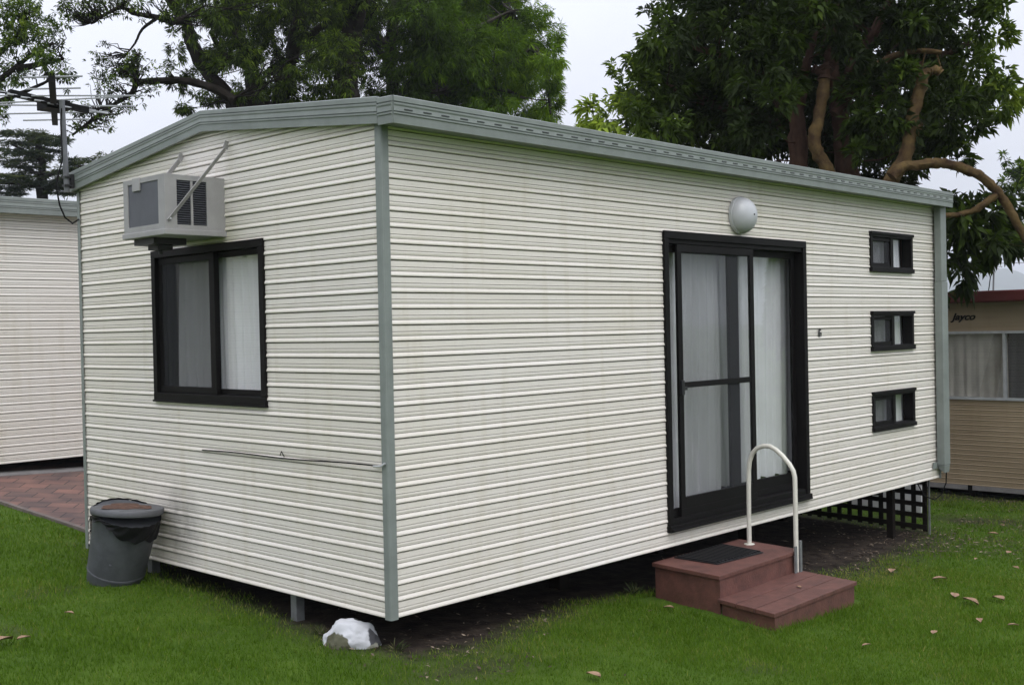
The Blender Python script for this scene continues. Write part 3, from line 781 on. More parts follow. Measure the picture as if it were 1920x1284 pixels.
# ------------------------------------------------------------------ steps, handrail, mat
ZT, ZL = -.070, -.216
steps = empty('doorstep', (2.75, -.5, -.36), 'two tread oxide red timber doorstep beneath the sliding door', 'steps')
def prism(mb, quad, z0, z1):
    z0 = z0 if hasattr(z0, '__len__') else [z0] * 4
    mb.hexa([(q[0], q[1], a) for q, a in zip(quad, z0)], [(q[0], q[1], z1) for q in quad])
P = [(2.262, 0.0), (3.330, 0.0), (3.252, -.552), (2.190, -.580)]
Lw = [(2.190, -.560), (3.255, -.535), (3.176, -1.005), (2.089, -1.028)]
def quad_in(Q, i):     # shrink a quad by i
    c = np.mean(Q, 0); return [tuple(np.array(q) + (c - np.array(q)) / np.linalg.norm(c - np.array(q)) * i * 1.4) for q in Q]
def gl(Q, d=.05): return [float(gz(*q)) - d for q in Q]
def boards(name, Q, z, n_, th=.026):
    mb = MB()
    for i in range(n_):
        t0, t1 = i / n_ + (.009 if i else 0), (i + 1) / n_ - .009 * (i < n_ - 1)
        lp = lambda a, c, t: (a[0] + (c[0] - a[0]) * t, a[1] + (c[1] - a[1]) * t)
        q = [lp(Q[0], Q[3], t0), lp(Q[1], Q[2], t0), lp(Q[1], Q[2], t1), lp(Q[0], Q[3], t1)]
        mb.hexa([(a, c, z - th) for a, c in q], [(a, c, z) for a, c in q])
    return mb.build(name, M['red_steps'], steps, bevel=.003)
boards('upper_tread', P, ZT, 1); boards('lower_tread', Lw, ZL, 3)
Pi = quad_in(P, .016); Li = quad_in(Lw, .016)
mb = MB(); prism(mb, Pi, gl(Pi, .06), ZT - .0265); mb.build('upper_box', M['red_steps'], steps, bevel=.003)
Lc = [(Li[0][0], -.583), (Li[1][0], -.560), Li[2], Li[3]]
mb = MB(); prism(mb, Lc, gl(Lc, .06), ZL - .0265); mb.build('lower_box', M['red_steps'], steps, bevel=.003)
mb = MB(); rp = []
for y, z in ((-.17, ZT + .003), (-.172, .30), (-.176, .46), (-.186, .53), (-.212, .588), (-.25, .625), (-.305, .645), (-.36, .645), (-.405, .625), (-.46, .585), (-.515, .53), (-.545, .485), (-.556, .44), (-.557, .30), (-.556, -.213)):
    rp.append((3.195 - .02 * (y + .17) / -.39, y, z))
mb.tube(rp, .0165, 14); hr = mb.build('handrail', M['rail'], steps, smooth=True)
mb = MB(); mb.lathe([(.038, 0), (.036, .005), (.02, .006)], (3.195, -.17, ZT + .001), (0, 0, 1), 20); mb.build('foot_flange', M['rail'], hr, smooth=True)
mb = MB(); mb.box(3.13, 3.158, -.575, -.567, ZL + .002, -.03); mb.box(3.20, 3.224, -.575, -.560, ZL - .05, .0); mb.build('rail_bracket', M['steel'], hr)
# ribbed rubber mat
mat_o = empty('door_mat', (2.75, -.2, ZT), 'black ribbed rubber mat on the upper red tread', 'mat')
MQ = [(2.47, -.03), (3.05, -.02), (2.985, -.415), (2.462, -.385)]
mb = MB(); prism(mb, MQ, [ZT + .001] * 4, ZT + .008); mb.build('backing', M['rubber'], mat_o, bevel=.003)
mb = MB()
for i in range(14):
    t = (i + .5) / 14
    a_ = np.array(MQ[3]) + (np.array(MQ[2]) - np.array(MQ[3])) * t; b_ = np.array(MQ[0]) + (np.array(MQ[1]) - np.array(MQ[0])) * t
    v_ = b_ - a_; a_ = a_ + v_ * .05; b_ = b_ - v_ * .05
    mb.bar((a_[0], a_[1], ZT + .011), (b_[0], b_[1], ZT + .011), .020, .012)
mb.build('ribs', M['rubber'], mat_o, bevel=.004)

# ------------------------------------------------------------------ rubbish bin
bc = Vector((-.265, 2.52, float(gz(-.265, 2.52)) - .012))
ax = Vector((.03, -.37, 1)).normalized()
binr = empty('rubbish_bin', tuple(bc), 'tilted grey plastic rubbish bin with a black liner leaning by the end wall', 'bin')
prof = [(.150, 0), (.168, .004), (.176, .02), (.183, .09), (.187, .092), (.187, .104), (.185, .106), (.196, .30), (.204, .46), (.210, .50)]
MB().lathe(prof, bc, ax, 48).build('body', M['bin'], binr, smooth=True)
# handles pressed into the side
side = Vector((-.45, -.89, 0)).normalized()
hb = bc + ax * .17 + side * .178
mb = MB(); rt = Vector((.89, -.45, 0)); 
mb.bar(hb - rt * .06, hb + rt * .05, .030, .018, (0, 0, 1))
mb.build('handle_grip', M['bin'], binr, bevel=.004)
MB().bar(bc + ax * .02 + (side * .9 - rt * .45).normalized() * .173, bc + ax * .44 + (side * .9 - rt * .45).normalized() * .206, .008, .006, side).build('mould_line', M['bin'], binr)
# liner: crumpled skirt hanging over the rim, longest on the side away from the paving
V = []; seg = 96; rows = 10
s1 = ax.cross(Vector((1, 0, 0))).normalized(); t1 = ax.cross(s1).normalized()
for j in range(rows + 1):
    for k in range(seg):
        a_ = 2 * math.pi * k / seg; d_ = s1 * math.cos(a_) + t1 * math.sin(a_)
        right = max(0, d_.dot(Vector((.3, -1, 0)).normalized()))
        ln = .03 + .10 * right ** 1.4 + .012 * math.sin(5 * a_ + 1) + .008 * math.sin(13 * a_)
        q = j / rows
        r_ = .214 + .004 * q + .006 * math.sin(9 * a_ + 6 * q) * q + .004 * math.sin(23 * a_ + 9 * q)
        V.append(bc + ax * (.510 - ln * q) + d_ * r_)
idx = np.arange((rows + 1) * seg).reshape(rows + 1, seg)
F = np.stack([idx[:-1], np.roll(idx[:-1], -1, 1), np.roll(idx[1:], -1, 1), idx[1:]], -1).reshape(-1, 4)
np_mesh('liner', np.array([tuple(v) for v in V]), F, M['bag'], parent=binr, smooth=True)
lidax = Vector((.07, -.03, 1)).normalized()
MB().lathe([(.205, -.004), (.226, -.002), (.229, .004), (.229, .030), (.224, .036), (.205, .037), (.13, .041), (.03, .043), (.002, .043)], bc + ax * .508, lidax, 48).build('lid', M['lid'], binr, smooth=True)
lc = bc + ax * .508; lidax.normalize(); ls = lidax.cross(Vector((0, 0, 1)).cross(Vector((1, 0, 0)))).normalized(); lt2 = lidax.cross(ls)
vs = [tuple(lc + lidax * .052 + ls * .0 + lt2 * .0)]
for k_ in range(48):
    a_ = 2 * math.pi * k_ / 48; r_ = .15 * (1 + .16 * math.sin(3 * a_ + 1) + .09 * math.sin(7 * a_)); o_ = lc + ls * (r_ * math.cos(a_) + .01) + lt2 * r_ * math.sin(a_)
    vs.append(tuple(o_ + lidax * .0425))
mb = MB(); mb.add(vs, [(0, 1 + k_, 1 + (k_ + 1) % 48) for k_ in range(48)]); mb.build('debris', M['debris'], binr, smooth=True)

# ------------------------------------------------------------------ painted rock
me = bpy.data.meshes.new('rock'); bm = bmesh.new(); bmesh.ops.create_icosphere(bm, subdivisions=5, radius=1)
from mathutils import noise as mn
for v in bm.verts:
    p = v.co.copy(); d_ = 1 + .16 * mn.noise(p * 1.3 + Vector((3, 1, 7))) + .10 * mn.noise(p * 3.1) + .035 * mn.noise(p * 8) + .015 * mn.noise(p * 20)
    q = p * d_
    a_ = q.x
    v.co = Vector((q.x * .150, q.y * .10, max(-.35, q.z) * .118 * (1 - .18 * q.x * (q.x > 0) - .15 * (q.x < -.6))))
bm.to_mesh(me); bm.free()
rm = bpy.data.materials.new('white_painted_stone'); rm.use_nodes = True
n = rm.node_tree.nodes; l = rm.node_tree.links; b = n['Principled BSDF']; b.inputs['Roughness'].default_value = .8
tc = n.new('ShaderNodeTexCoord'); sp = n.new('ShaderNodeSeparateXYZ'); l.new(tc.outputs['Object'], sp.inputs[0])
no = n.new('ShaderNodeTexNoise'); no.inputs['Scale'].default_value = 14; no.inputs['Detail'].default_value = 7; l.new(tc.outputs['Object'], no.inputs['Vector'])
def patch(c, r):
    vd = n.new('ShaderNodeVectorMath'); vd.operation = 'DISTANCE'; l.new(tc.outputs['Object'], vd.inputs[0]); vd.inputs[1].default_value = c
    a_ = n.new('ShaderNodeMath'); a_.operation = 'MULTIPLY_ADD'; l.new(no.outputs[0], a_.inputs[0]); a_.inputs[1].default_value = .07; l.new(vd.outputs['Value'], a_.inputs[2])
    q_ = n.new('ShaderNodeMapRange'); l.new(a_.outputs[0], q_.inputs[0]); q_.inputs[1].default_value = r + .030; q_.inputs[2].default_value = r + .036; q_.inputs[3].default_value = 1; q_.inputs[4].default_value = 0
    return q_.outputs[0]
wcol = None
for c_, r_, col_ in (((-.075, -.075, -.012), .080, (.085, .085, .05)), ((.14, -.045, .03), .060, (.06, .06, .065)), ((.12, -.06, -.04), .045, (.30, .30, .24)), ((.03, .02, .115), .016, (.05, .05, .05))):
    k = n.new('ShaderNodeMix'); k.data_type = 'RGBA'; l.new(patch(c_, r_), k.inputs[0])
    if wcol is None: k.inputs[6].default_value = (.52, .53, .555, 1)
    else: l.new(wcol, k.inputs[6])
    k.inputs[7].default_value = (*col_, 1); wcol = k.outputs[2]
l.new(wcol, b.inputs['Base Color'])
bp = n.new('ShaderNodeBump'); bp.inputs['Strength'].default_value = .5; bp.inputs['Distance'].default_value = .01; l.new(no.outputs[0], bp.inputs['Height']); l.new(bp.outputs[0], b.inputs['Normal'])
me.materials.append(rm); me.polygons.foreach_set('use_smooth', [True] * len(me.polygons))
rock = bpy.data.objects.new('rock', me); C.objects.link(rock); rock.location = (-.03, .30, float(gz(-.03, .30)) + .02); rock.rotation_euler = (0, 0, R(-46))
tag(rock, 'white painted rock with mossy grey patches below the cabin corner', 'rock')

# ------------------------------------------------------------------ neighbouring cabin on the left
YN = 7.2
nb = empty('neighbour_cabin', (2, YN, .2), 'paler cream corrugated cabin behind the brick paving at the left', 'cabin')
N0, NT = .235, 2.80
mb = MB(); siding(mb, (-9, YN, 0), (1, 0, 0), (0, -1, 0), [(0, 14, N0, NT)], depth=.8, z_ref=N0)
siding(mb, (5, YN, 0), (0, 1, 0), (1, 0, 0), [(0, 3.4, N0, NT)], depth=.8, z_ref=N0); siding(mb, (-9, YN + 3.4, 0), (1, 0, 0), (0, 1, 0), [(0, 14, N0, NT)], depth=.8, z_ref=N0)
siding(mb, (-9, YN, 0), (0, 1, 0), (-1, 0, 0), [(0, 3.4, N0, NT)], depth=.8, z_ref=N0)
mb.build('cladding', [M['cream_b'], M['joint']], nb)
MB().box(-8.98, 4.98, YN + .02, YN + 3.38, N0 + .02, N0 + .1).build('floor_frame', M['dark'], nb)
mb = MB(); fascia_run(mb, (-9.1, YN - .16), (5.1, YN - .16), (0, -1), 2.785, 2.95, 2.785, 2.95); fascia_run(mb, (5.1, YN - .16), (5.1, YN + 1.7), (1, 0), 2.785, 2.95, 2.95, 3.11); fascia_run(mb, (5.1, YN + 1.7), (5.1, YN + 3.5), (1, 0), 2.95, 3.11, 2.785, 2.95)
mb.build('gutter', M['trim'], nb)
mb = MB()
for sgn, y0 in ((1, YN - .15), (-1, YN + 3.55)):
    mb.add([(-9.1, y0, 2.925), (5.1, y0, 2.925), (5.1, YN + 1.7, 3.09), (-9.1, YN + 1.7, 3.09)], [(0, 1, 2, 3)])
mb.box(-9.1, 5.1, YN - .15, YN, 2.795, 2.80)
mb.build('roof', M['roofing'], nb)
for x in (-4.0, -1.5, .7, 2.5, 4.6): MB().box(x, x + .1, YN + .8, YN + .9, float(gz(x, YN)) - .1, N0 + .02).build('stump', M['dark'], nb)
mb = MB()
for i in range(28):
    x0, x1 = -9 + i * .5, -8.5 + i * .5
    ring = ((x0, YN - .14), (x1, YN - .14), (x1, YN + .12), (x0, YN + .12))
    mb.hexa([(a_, b_, float(gz(a_, b_)) - .05) for a_, b_ in ring], [(a_, b_, float(gz(a_, b_)) + .028) for a_, b_ in ring])
tag(mb.build('kerb', M['concrete']), 'grey concrete strip along the foot of the neighbouring cabin', None, kind='structure')

# ------------------------------------------------------------------ tan caravan on the right
XR = 9.8
cv = empty('caravan', (XR + 1, 1, -.6), 'tan ribbed caravan with dark red roof edge at the far right', 'caravan')
Z0, ZF0, ZF1 = -.485, 1.70, 1.836
CW = (-.80, 1.205, .545, 1.362)       # window y0 y1 z0 z1  (runs out of the frame)
mb = MB(); siding(mb, (XR, -1.3, 0), (0, 1, 0), (-1, 0, 0), around([(CW[0] + 1.32, CW[1] + 1.28, CW[2] + .02, CW[3] - .02)], 0, 6.3, Z0, .50) , per=.06, depth=.75, z_ref=Z0)
flat = around([(CW[0] + .02, CW[1] - .02, CW[2] + .02, CW[3] - .02)], -1.3, 5, .50, ZF0 + .1)
for (a0, a1, c0, c1) in flat: mb.add([(XR - .004, a0, c0), (XR - .004, a1, c0), (XR - .004, a1, c1), (XR - .004, a0, c1)], [(0, 1, 2, 3)])
for z in (1.42, 1.52, 1.585, 1.655): mb.box(XR - .009, XR - .0041, -1.3, 5, z, z + .006)
mb.box(XR + .01, XR + 2.3, -1.3, -1.28, Z0, ZF0 + .1); mb.box(XR + .01, XR + 2.3, 4.98, 5, Z0, ZF0 + .1); mb.box(XR + 2.28, XR + 2.3, -1.27, 4.97, Z0, ZF0 + .1)
mb.build('cladding', [M['tan'], M['joint']], cv)
mb = MB(); mb.box(XR - .22, XR + 2.35, -1.35, 5.05, ZF0, ZF1); mb.build('roof', M['red_fascia'], cv, bevel=.02)
mb = MB(); mb.box(XR + .03, XR + 2.27, -1.27, 4.97, Z0 - .02, Z0 + .05); mb.box(XR + .3, XR + .4, -1.2, 4.9, Z0 - .14, Z0 - .021); mb.build('chassis', M['dark'], cv)
mb = MB(); mb.box(XR - .012, XR + .0, -1.3, .87, Z0 - .055, Z0 - .001); mb.box(XR - .012, XR + .0, .93, 5, Z0 - .055, Z0 - .001); mb.build('skirt', M['concrete'], cv)
MB().box(XR + .05, XR + .12, .865, .935, -.85, Z0 + .02).build('stump', M['dark'], cv)
mb = MB(); frame_end(mb, CW[0], CW[1], CW[2], CW[3], .030, XR - .03, XR + .04); mb.box(XR - .028, XR + .03, .455, .485, CW[2] + .03, CW[3] - .03)
cwn = mb.build('window', M['alu'], cv)
def child_at(o, par): o.parent = par; o.location = (0, 0, 0); o.matrix_parent_inverse = Matrix.Translation(-Vector(cv.location)) @ Matrix.Translation(Vector((0, 0, 0)))
pane('pane', 'x', XR, CW[0] + .03, CW[1] - .03, CW[2] + .03, CW[3] - .03, M['glass'], cwn)
cu = curtain('curtain', (XR + .06, .46), (XR + .06, 1.20), CW[2] - .02, CW[3] + .02, 6, .012, M['curtain_tan'], None, seed=41); cu.parent = cwn
cu2 = curtain('curtain', (XR + .10, -.85), (XR + .10, .47), CW[2] - .02, CW[3] + .02, 9, .012, M['curtain_dark'], None, seed=42); cu2.parent = cwn
MB().box(XR + .3, XR + .31, -1.2, 2, -.3, 1.6).build('inner_wall', M['dark'], cv)
lt = text_obj('lettering', 'Jayco', .115, M['cable'], (XR - .008, 1.085, 1.50), (R(90), 0, R(-90)), None, ext=.004, shear=.35, sx=1.12); lt.parent = cv; lt.location = Vector(lt.location) - Vector(cv.location)
bpy.context.view_layer.update()

can = empty('tv_antenna', tuple(sight(1862, 549, 15.5)), 'small spindly television antenna on a thin pole above the tan caravan roof', 'antenna')
p0, p1 = Vector(sight(1862, 560, 15.5)), Vector(sight(1864, 488, 15.5))
MB().tube([p0, p1], .012, 8).build('mast', M['steel'], can)
for v_, a0, a1 in ((492, -5, 14), (499, -10, 15), (503, -4, 8)):
    MB().tube([sight(1864 + a0, v_, 15.5), sight(1864 + a1, v_ + 1, 15.5)], .007, 6).build('element', M['alu'], can)
MB().tube([sight(1863, 502, 15.5), sight(1857, 520, 15.5), sight(1853, 550, 15.5), sight(1853, 560, 15.5)], .007, 6).build('cable', M['cable'], can)
for i, v_ in enumerate((459, 480, 486)):
    a_ = sight(1700, v_ - 6 + 2 * i, 70); b_ = sight(2060, v_ + 4 - i, 66)
    o = MB().tube([a_, (a_ + b_) / 2 - np.array([0, 0, .25]), b_], .02, 5).build('overhead_wire', M['steel'])
    origin_to(o, a_); tag(o, 'grey overhead wire far beyond the caravan, ' + ('highest of three', 'middle of three', 'lowest of three')[i], 'wire', 'overhead wires beyond the caravan')
# pale board leaning behind the lattice
o = MB().hexa([(7.96, .70, -.72), (7.96, 1.5, -.72), (7.99, 1.5, -.72), (7.99, .70, -.72)], [(8.0, .70, -.27), (8.0, 1.5, -.27), (8.03, 1.5, -.27), (8.03, .70, -.27)]).build('board', M['board'])
origin_to(o, (8, 1.1, -.6)); tag(o, 'pale board glimpsed through the dark lattice under the cabin', 'board')

# ------------------------------------------------------------------ vegetation tools
def leaf_cloud(centers, dirs, size, aspect, n_per, spread, droop, tone_fn=None, fold=.25, rs=None, zf=1.0):
    """rosettes: n_per leaves around each centre. returns verts, faces(tri), tone"""
    rs = rs or rng
    N = len(centers); c = np.repeat(centers, n_per, 0); d = np.repeat(dirs, n_per, 0)
    r = rs.normal(size=(N * n_per, 3)); dd = d + spread * r; dd[:, 2] -= droop; dd[:, 2] *= zf; dd /= np.linalg.norm(dd, axis=1, keepdims=True) + 1e-9
    up = rs.normal(size=(N * n_per, 3)) * .5 + np.array([0, 0, 1.0]); sd_ = np.cross(dd, up); sd_ /= np.linalg.norm(sd_, axis=1, keepdims=True) + 1e-9
    nn = np.cross(sd_, dd)
    Ls = size * rs.uniform(.65, 1.25, (N * n_per, 1)); Ws = Ls * aspect
    base = c + dd * Ls * .12
    mid = base + dd * Ls * .5 - nn * 0; tip = base + dd * Ls - np.array([0, 0, 1.0]) * Ls * .12
    a_ = mid + sd_ * Ws * .5 + nn * Ws * fold; b_ = mid - sd_ * Ws * .5 + nn * Ws * fold
    V = np.stack([base, a_, tip, b_], 1).reshape(-1, 3)
    i0 = np.arange(N * n_per) * 4
    F = np.concatenate([np.stack([i0, i0 + 1, i0 + 2], 1), np.stack([i0, i0 + 2, i0 + 3], 1)], 0)
    t = np.repeat((tone_fn(centers) + (.42 * LUMP if len(LUMP) == N else 0)) if tone_fn is not None else rs.uniform(0, 1, N), n_per) + rs.normal(0, .10, N * n_per)
    t = np.clip(t, 0, 1); return V, F, np.concatenate([t, t])

LUMP = np.zeros(0)
def blob_points(blobs, dens, shell=.5, rs=None, lump=1.0):
    """blobs: (centre, radius xyz) -> twig tips gathered in lumps"""
    rs = rs or rng; P_, D_, T_ = [], [], []
    for c, r in blobs:
        r = np.array(r if hasattr(r, '__len__') else (r, r, r), float); vol = float(np.prod(r)) ** (2 / 3)
        n_ = max(6, int(dens * vol))
        nl = max(4, n_ // 14)
        q = rs.normal(size=(nl, 3)); q /= np.linalg.norm(q, axis=1, keepdims=True); q *= rs.uniform(shell, 1.0, (nl, 1)) ** .7
        w_ = rs.integers(0, nl, n_); o = rs.normal(size=(n_, 3)) * .16 * lump
        pp = q[w_] + o
        P_.append(np.array(c) + pp * r); dn = pp / (np.linalg.norm(pp, axis=1, keepdims=True) + 1e-6); D_.append(dn); T_.append(rs.uniform(-.5, .5, nl)[w_] + .35 * rs.uniform(-.5, .5))
    global LUMP
    LUMP = np.concatenate(T_)
    return np.concatenate(P_), np.concatenate(D_)

def limb(mb, pts, r0, r1, seg=10, wob=.0, rs=random):
    """smooth tapered limb through points"""
    pts = [Vector(p) for p in pts]; out = []; n_ = 6
    for i in range(len(pts) - 1):
        p0 = pts[max(i - 1, 0)]; p1 = pts[i]; p2 = pts[i + 1]; p3 = pts[min(i + 2, len(pts) - 1)]
        for k in range(n_):
            t = k / n_; out.append(.5 * ((2 * p1) + (p2 - p0) * t + (2 * p0 - 5 * p1 + 4 * p2 - p3) * t * t + (3 * p1 - p0 - 3 * p2 + p3) * t ** 3))
    out.append(pts[-1]); m_ = len(out)
    rad = [(r0 + (r1 - r0) * i / (m_ - 1)) * (1 + wob * rs.uniform(-1, 1)) for i in range(m_)]
    mb.tube(out, rad, seg, rough=.30); return out

def pick(a, n_): return a[rng.choice(len(a), min(n_, len(a)), replace=False)]

def twigs(mb, targets, path, r0=.02, rs=random, lim=1e9, seg=5):
    """thin branches from the nearest limb point to each target"""
    path = np.array([tuple(p) for p in path])
    for t in targets:
        t = np.array(t); d_ = np.linalg.norm(path - t, axis=1); i = int(np.argmin(d_ + np.where(path[:, 2] > t[2], .8, 0)))
        if d_[i] > lim: continue
        a_ = path[i]; m_ = (a_ + t) / 2 + np.array([rs.uniform(-.12, .12) for _ in range(3)]) * d_[i]
        m2 = a_ * .75 + t * .25 + np.array([rs.uniform(-.08, .08) for _ in range(3)]) * d_[i]
        mb.tube([a_, m2, m_, t], [r0, r0 * .75, r0 * .5, r0 * .18], seg)

bark_dark = mat('dark_bark', (0.017, 0.014, 0.011), .95, var=.5, vscale=5, bump=.8, bscale=18, spec=0.08)
bark_grey = mat('grey_bark', (0.045, 0.040, 0.034), .95, var=.5, vscale=5, bump=.8, bscale=16, stretch=(1, 1, .3), spec=0.08)
bark_red = mat('reddish_bark', (0.080, 0.046, 0.033), .95, bump=1.0, bscale=20, vscale=9, col2=(0.028, 0.016, 0.012), stretch=(1, 1, .35), spec=0.08)
bark_olive = mat('olive_tan_bark', (0.120, 0.082, 0.034), .9, bump=1.0, bscale=30, vscale=8, col2=(0.040, 0.023, 0.015), spec=0.08)

def tree(name, label, crown_mat, trunk_mat, base, V, F, t, mb, group=None):
    o = empty(name, tuple(base), label, 'tree', group)
    np_mesh('crown', V, F, crown_mat, t, o)
    mb.build('trunk', trunk_mat, o, smooth=True)
    return o
def join(parts):
    Vs, Fs, Ts = [], [], []; k_ = 0
    for V, F, t in parts: Vs.append(V); Fs.append(F + k_); Ts.append(t); k_ += len(V)
    return np.concatenate(Vs), np.concatenate(Fs), np.concatenate(Ts)
def base_of(u, d):
    p = sight(u, 700, d); p[2] = float(gz(min(p[0], 30), min(p[1], 30))); return p
def px(l_, d, jit=0): return [sight(u, v, d + (random.uniform(-jit, jit))) for u, v in l_]
def blobs_px(l_, d, jit=1.0, flat=1.0, rs=random):
    out = []
    for (u, v, ru, rv_) in l_:
        dd = d + rs.uniform(-jit, jit); s_ = dd / FPX; out.append((sight(u, v, dd), (ru * s_, ru * s_, rv_ * s_ * flat)))
    return out

LM_mag = leaf_mat('glossy_broad_leaf', (0.015, 0.026, 0.004), (0.062, 0.104, 0.009), (0.27, 0.36, 0.035), .38, .6)
LM_feather = leaf_mat('feathery_leaf', (0.012, 0.022, 0.004), (0.078, 0.150, 0.007), (0.210, 0.335, 0.014), .46, .65)
LM_oak = leaf_mat('dark_fine_leaf', (0.010, 0.016, 0.005), (0.054, 0.092, 0.007), (0.165, 0.245, 0.016), .42, .65)
LM_left = leaf_mat('mid_green_leaf', (0.014, 0.026, 0.007), (0.060, 0.108, 0.009), (0.165, 0.235, 0.016), .4, .6)
LM_cedar = leaf_mat('cedar_needle', (0.014, 0.026, 0.014), (0.036, 0.056, 0.022), (0.100, 0.120, 0.028), .2, .6)

# --- right: big broad-leaved tree behind the cabin
D = 13.2
base = base_of(1560, D)
mb = MB(); paths = []
b1 = Vector(base)
bl = [(1150, 215, 55, 45), (1190, 170, 50, 60), (1215, 95, 55, 50), (1255, 60, 60, 45), (1240, 160, 70, 60), (1230, 235, 70, 35), (1300, 220, 70, 55), (1310, 110, 80, 80), (1330, 10, 80, 60), (1285, -40, 60, 50),
      (1390, 60, 90, 80), (1400, 180, 90, 80), (1400, 262, 80, 36), (1470, -20, 90, 70), (1480, 120, 90, 80), (1470, 215, 60, 60), (1560, 40, 90, 70), (1570, 170, 80, 70), (1640, 20, 90, 70), (1660, 200, 80, 80), (1640, 280, 60, 40), (1570, 260, 60, 40),
      (1720, 60, 90, 70), (1740, 180, 80, 70), (1790, 30, 80, 60), (1800, 130, 75, 60), (1850, 80, 60, 60), (1870, 160, 50, 45), (1850, 210, 55, 36), (1800, 240, 60, 40), (1740, 280, 60, 40), (1880, 20, 40, 45), (1895, 190, 28, 28),
      (1610, -80, 140, 60), (1440, -110, 130, 60), (1780, -70, 120, 60), (1700, 330, 40, 22), (1790, 300, 36, 30)]
crown = blobs_px(bl, D + .6, 1.5)
crown += blobs_px([(1420, 130, 60, 60), (1470, 60, 60, 50), (1600, 40, 60, 45), (1650, 170, 50, 50), (1640, 240, 44, 40), (1430, 240, 50, 36), (1520, 20, 60, 50), (1590, 105, 36, 30), (1690, 40, 60, 40), (1470, 150, 30, 40), (1450, 195, 40, 36), (1775, 200, 50, 50), (1690, 150, 40, 40), (1615, 290, 30, 22)], D - .75, .3)
for c, r in list(crown): crown.append((np.array(c) + FWD * random.uniform(1.5, 3.0), r))
Pt, Dn = blob_points(crown, 900, .35)
bright = lambda c: np.clip(.06 + .10 * np.random.default_rng(3).normal(size=len(c)) + .75 * np.clip((np.abs((((c - EYE) @ RGT) / ((c - EYE) @ FWD)) * FPX + 960 - 1520) - 250) / 170, 0, 1), 0, 1)  # crown's shaded interior and lighter rims put into the leaf tone
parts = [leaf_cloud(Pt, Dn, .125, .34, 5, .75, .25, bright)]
low = blobs_px([(1800, 420, 44, 34), (1835, 425, 44, 34), (1860, 455, 40, 30), (1785, 460, 26, 34), (1820, 470, 30, 22), (1780, 390, 30, 22), (1778, 400, 22, 26), (1790, 440, 30, 36), (1775, 480, 22, 40), (1800, 500, 24, 24), (1772, 535, 16, 30), (1840, 450, 34, 26), (1868, 470, 22, 18), (1815, 520, 14, 24), (1830, 400, 40, 30), (1880, 420, 30, 30), (1850, 380, 40, 24), (1800, 375, 40, 20), (1900, 380, 26, 30)], 12.6, .5)
Pl, Dl = blob_points(low, 560, .1)
parts.append(leaf_cloud(Pl, Dl, .17, .38, 5, .6, .75, lambda c: rng.uniform(-.1, .35, len(c))))
V, F, t = join(parts)
limb(mb, [b1 + Vector((0, 0, -.3)), *px([(1500, 420), (1497, 300), (1495, 220), (1500, 160), (1512, 120), (1530, 60)], D)], .15, .03, 14, .10)
limb(mb, [b1 + Vector((.3, .1, -.3)), *px([(1590, 420), (1588, 320), (1582, 250), (1576, 200), (1590, 150), (1600, 80)], D + .2)], .20, .04, 14, .10)
limb(mb, px([(1565, 215), (1585, 185), (1610, 150)], D), .07, .055, 10, .06)
limb(mb, px([(1588, 300), (1555, 110), (1558, 60), (1570, -20)], D + .3), .10, .05, 10)
limb(mb, px([(1556, 66), (1532, 40), (1505, -10)], D + .2), .045, .02)
limb(mb, px([(1480, 215), (1450, 180), (1430, 140), (1400, 90)], D + .5), .06, .03)
limb(mb, px([(1497, 180), (1400, 120), (1300, 90)], D + .9), .08, .03); limb(mb, px([(1497, 240), (1380, 210), (1250, 160)], D + .9), .08, .03)
limb(mb, px([(1590, 240), (1700, 140), (1820, 80)], D + 1.4), .09, .03)
limb(mb, px([(1580, 180), (1640, 60), (1680, -20)], D + 1.2), .09, .04)
allp = [v for v in mb.v]
sel = pick(Pt, 160)
twigs(mb, sel, allp, .010, lim=1.0)
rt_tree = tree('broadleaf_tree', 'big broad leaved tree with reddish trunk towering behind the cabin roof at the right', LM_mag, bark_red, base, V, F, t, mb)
mb = MB(); limb(mb, px([(1556, 330), (1540, 300), (1526, 268), (1532, 235), (1541, 190), (1546, 145)], D - .5), .076, .066, 14, .04); mb.build('limb', bark_olive, rt_tree, smooth=True, label='olive green pruned limb')
mb = MB(); limb(mb, px([(1546, 150), (1546, 132), (1541, 122)], D - .5), .072, .068, 12, .2); limb(mb, px([(1546, 140), (1532, 132), (1524, 128)], D - .5), .05, .045, 10, .2); limb(mb, px([(1548, 140), (1558, 126), (1562, 119)], D - .5), .05, .04, 10, .2); mb.build('stub', bark_red, rt_tree, smooth=True)
mb = MB(); limb(mb, px([(1610, 152), (1650, 118), (1690, 101), (1730, 96), (1764, 99)], D - .4), .040, .028, 10, .05); limb(mb, px([(1605, 160), (1612, 142), (1622, 138)], D - .4), .05, .04)
limb(mb, px([(1755, 97), (1762, 120), (1766, 135)], D - .4), .012, .006, 6); limb(mb, px([(1712, 97), (1708, 82), (1690, 74)], D - .4), .012, .006, 6); limb(mb, px([(1735, 96), (1730, 120), (1725, 150)], D - .4), .010, .005, 6); mb.build('limb', bark_olive, rt_tree, smooth=True)
mb = MB(); D2 = 12.2
lp = limb(mb, [Vector(base) + Vector((.2, -.6, .8)), *px([(1640, 420), (1668, 345), (1695, 300), (1706, 255), (1712, 215), (1724, 170), (1732, 140)], D2)], .10, .055, 14, .06)
limb(mb, px([(1728, 150), (1738, 134), (1756, 132), (1764, 138)], D2), .06, .045, 12, .2); limb(mb, px([(1708, 262), (1722, 242), (1726, 230)], D2), .05, .03)
lp2 = limb(mb, px([(1672, 332), (1692, 314), (1725, 310), (1765, 306), (1800, 314), (1840, 332), (1872, 362), (1900, 405), (1935, 470)], D2 - .2), .058, .042, 12, .04)
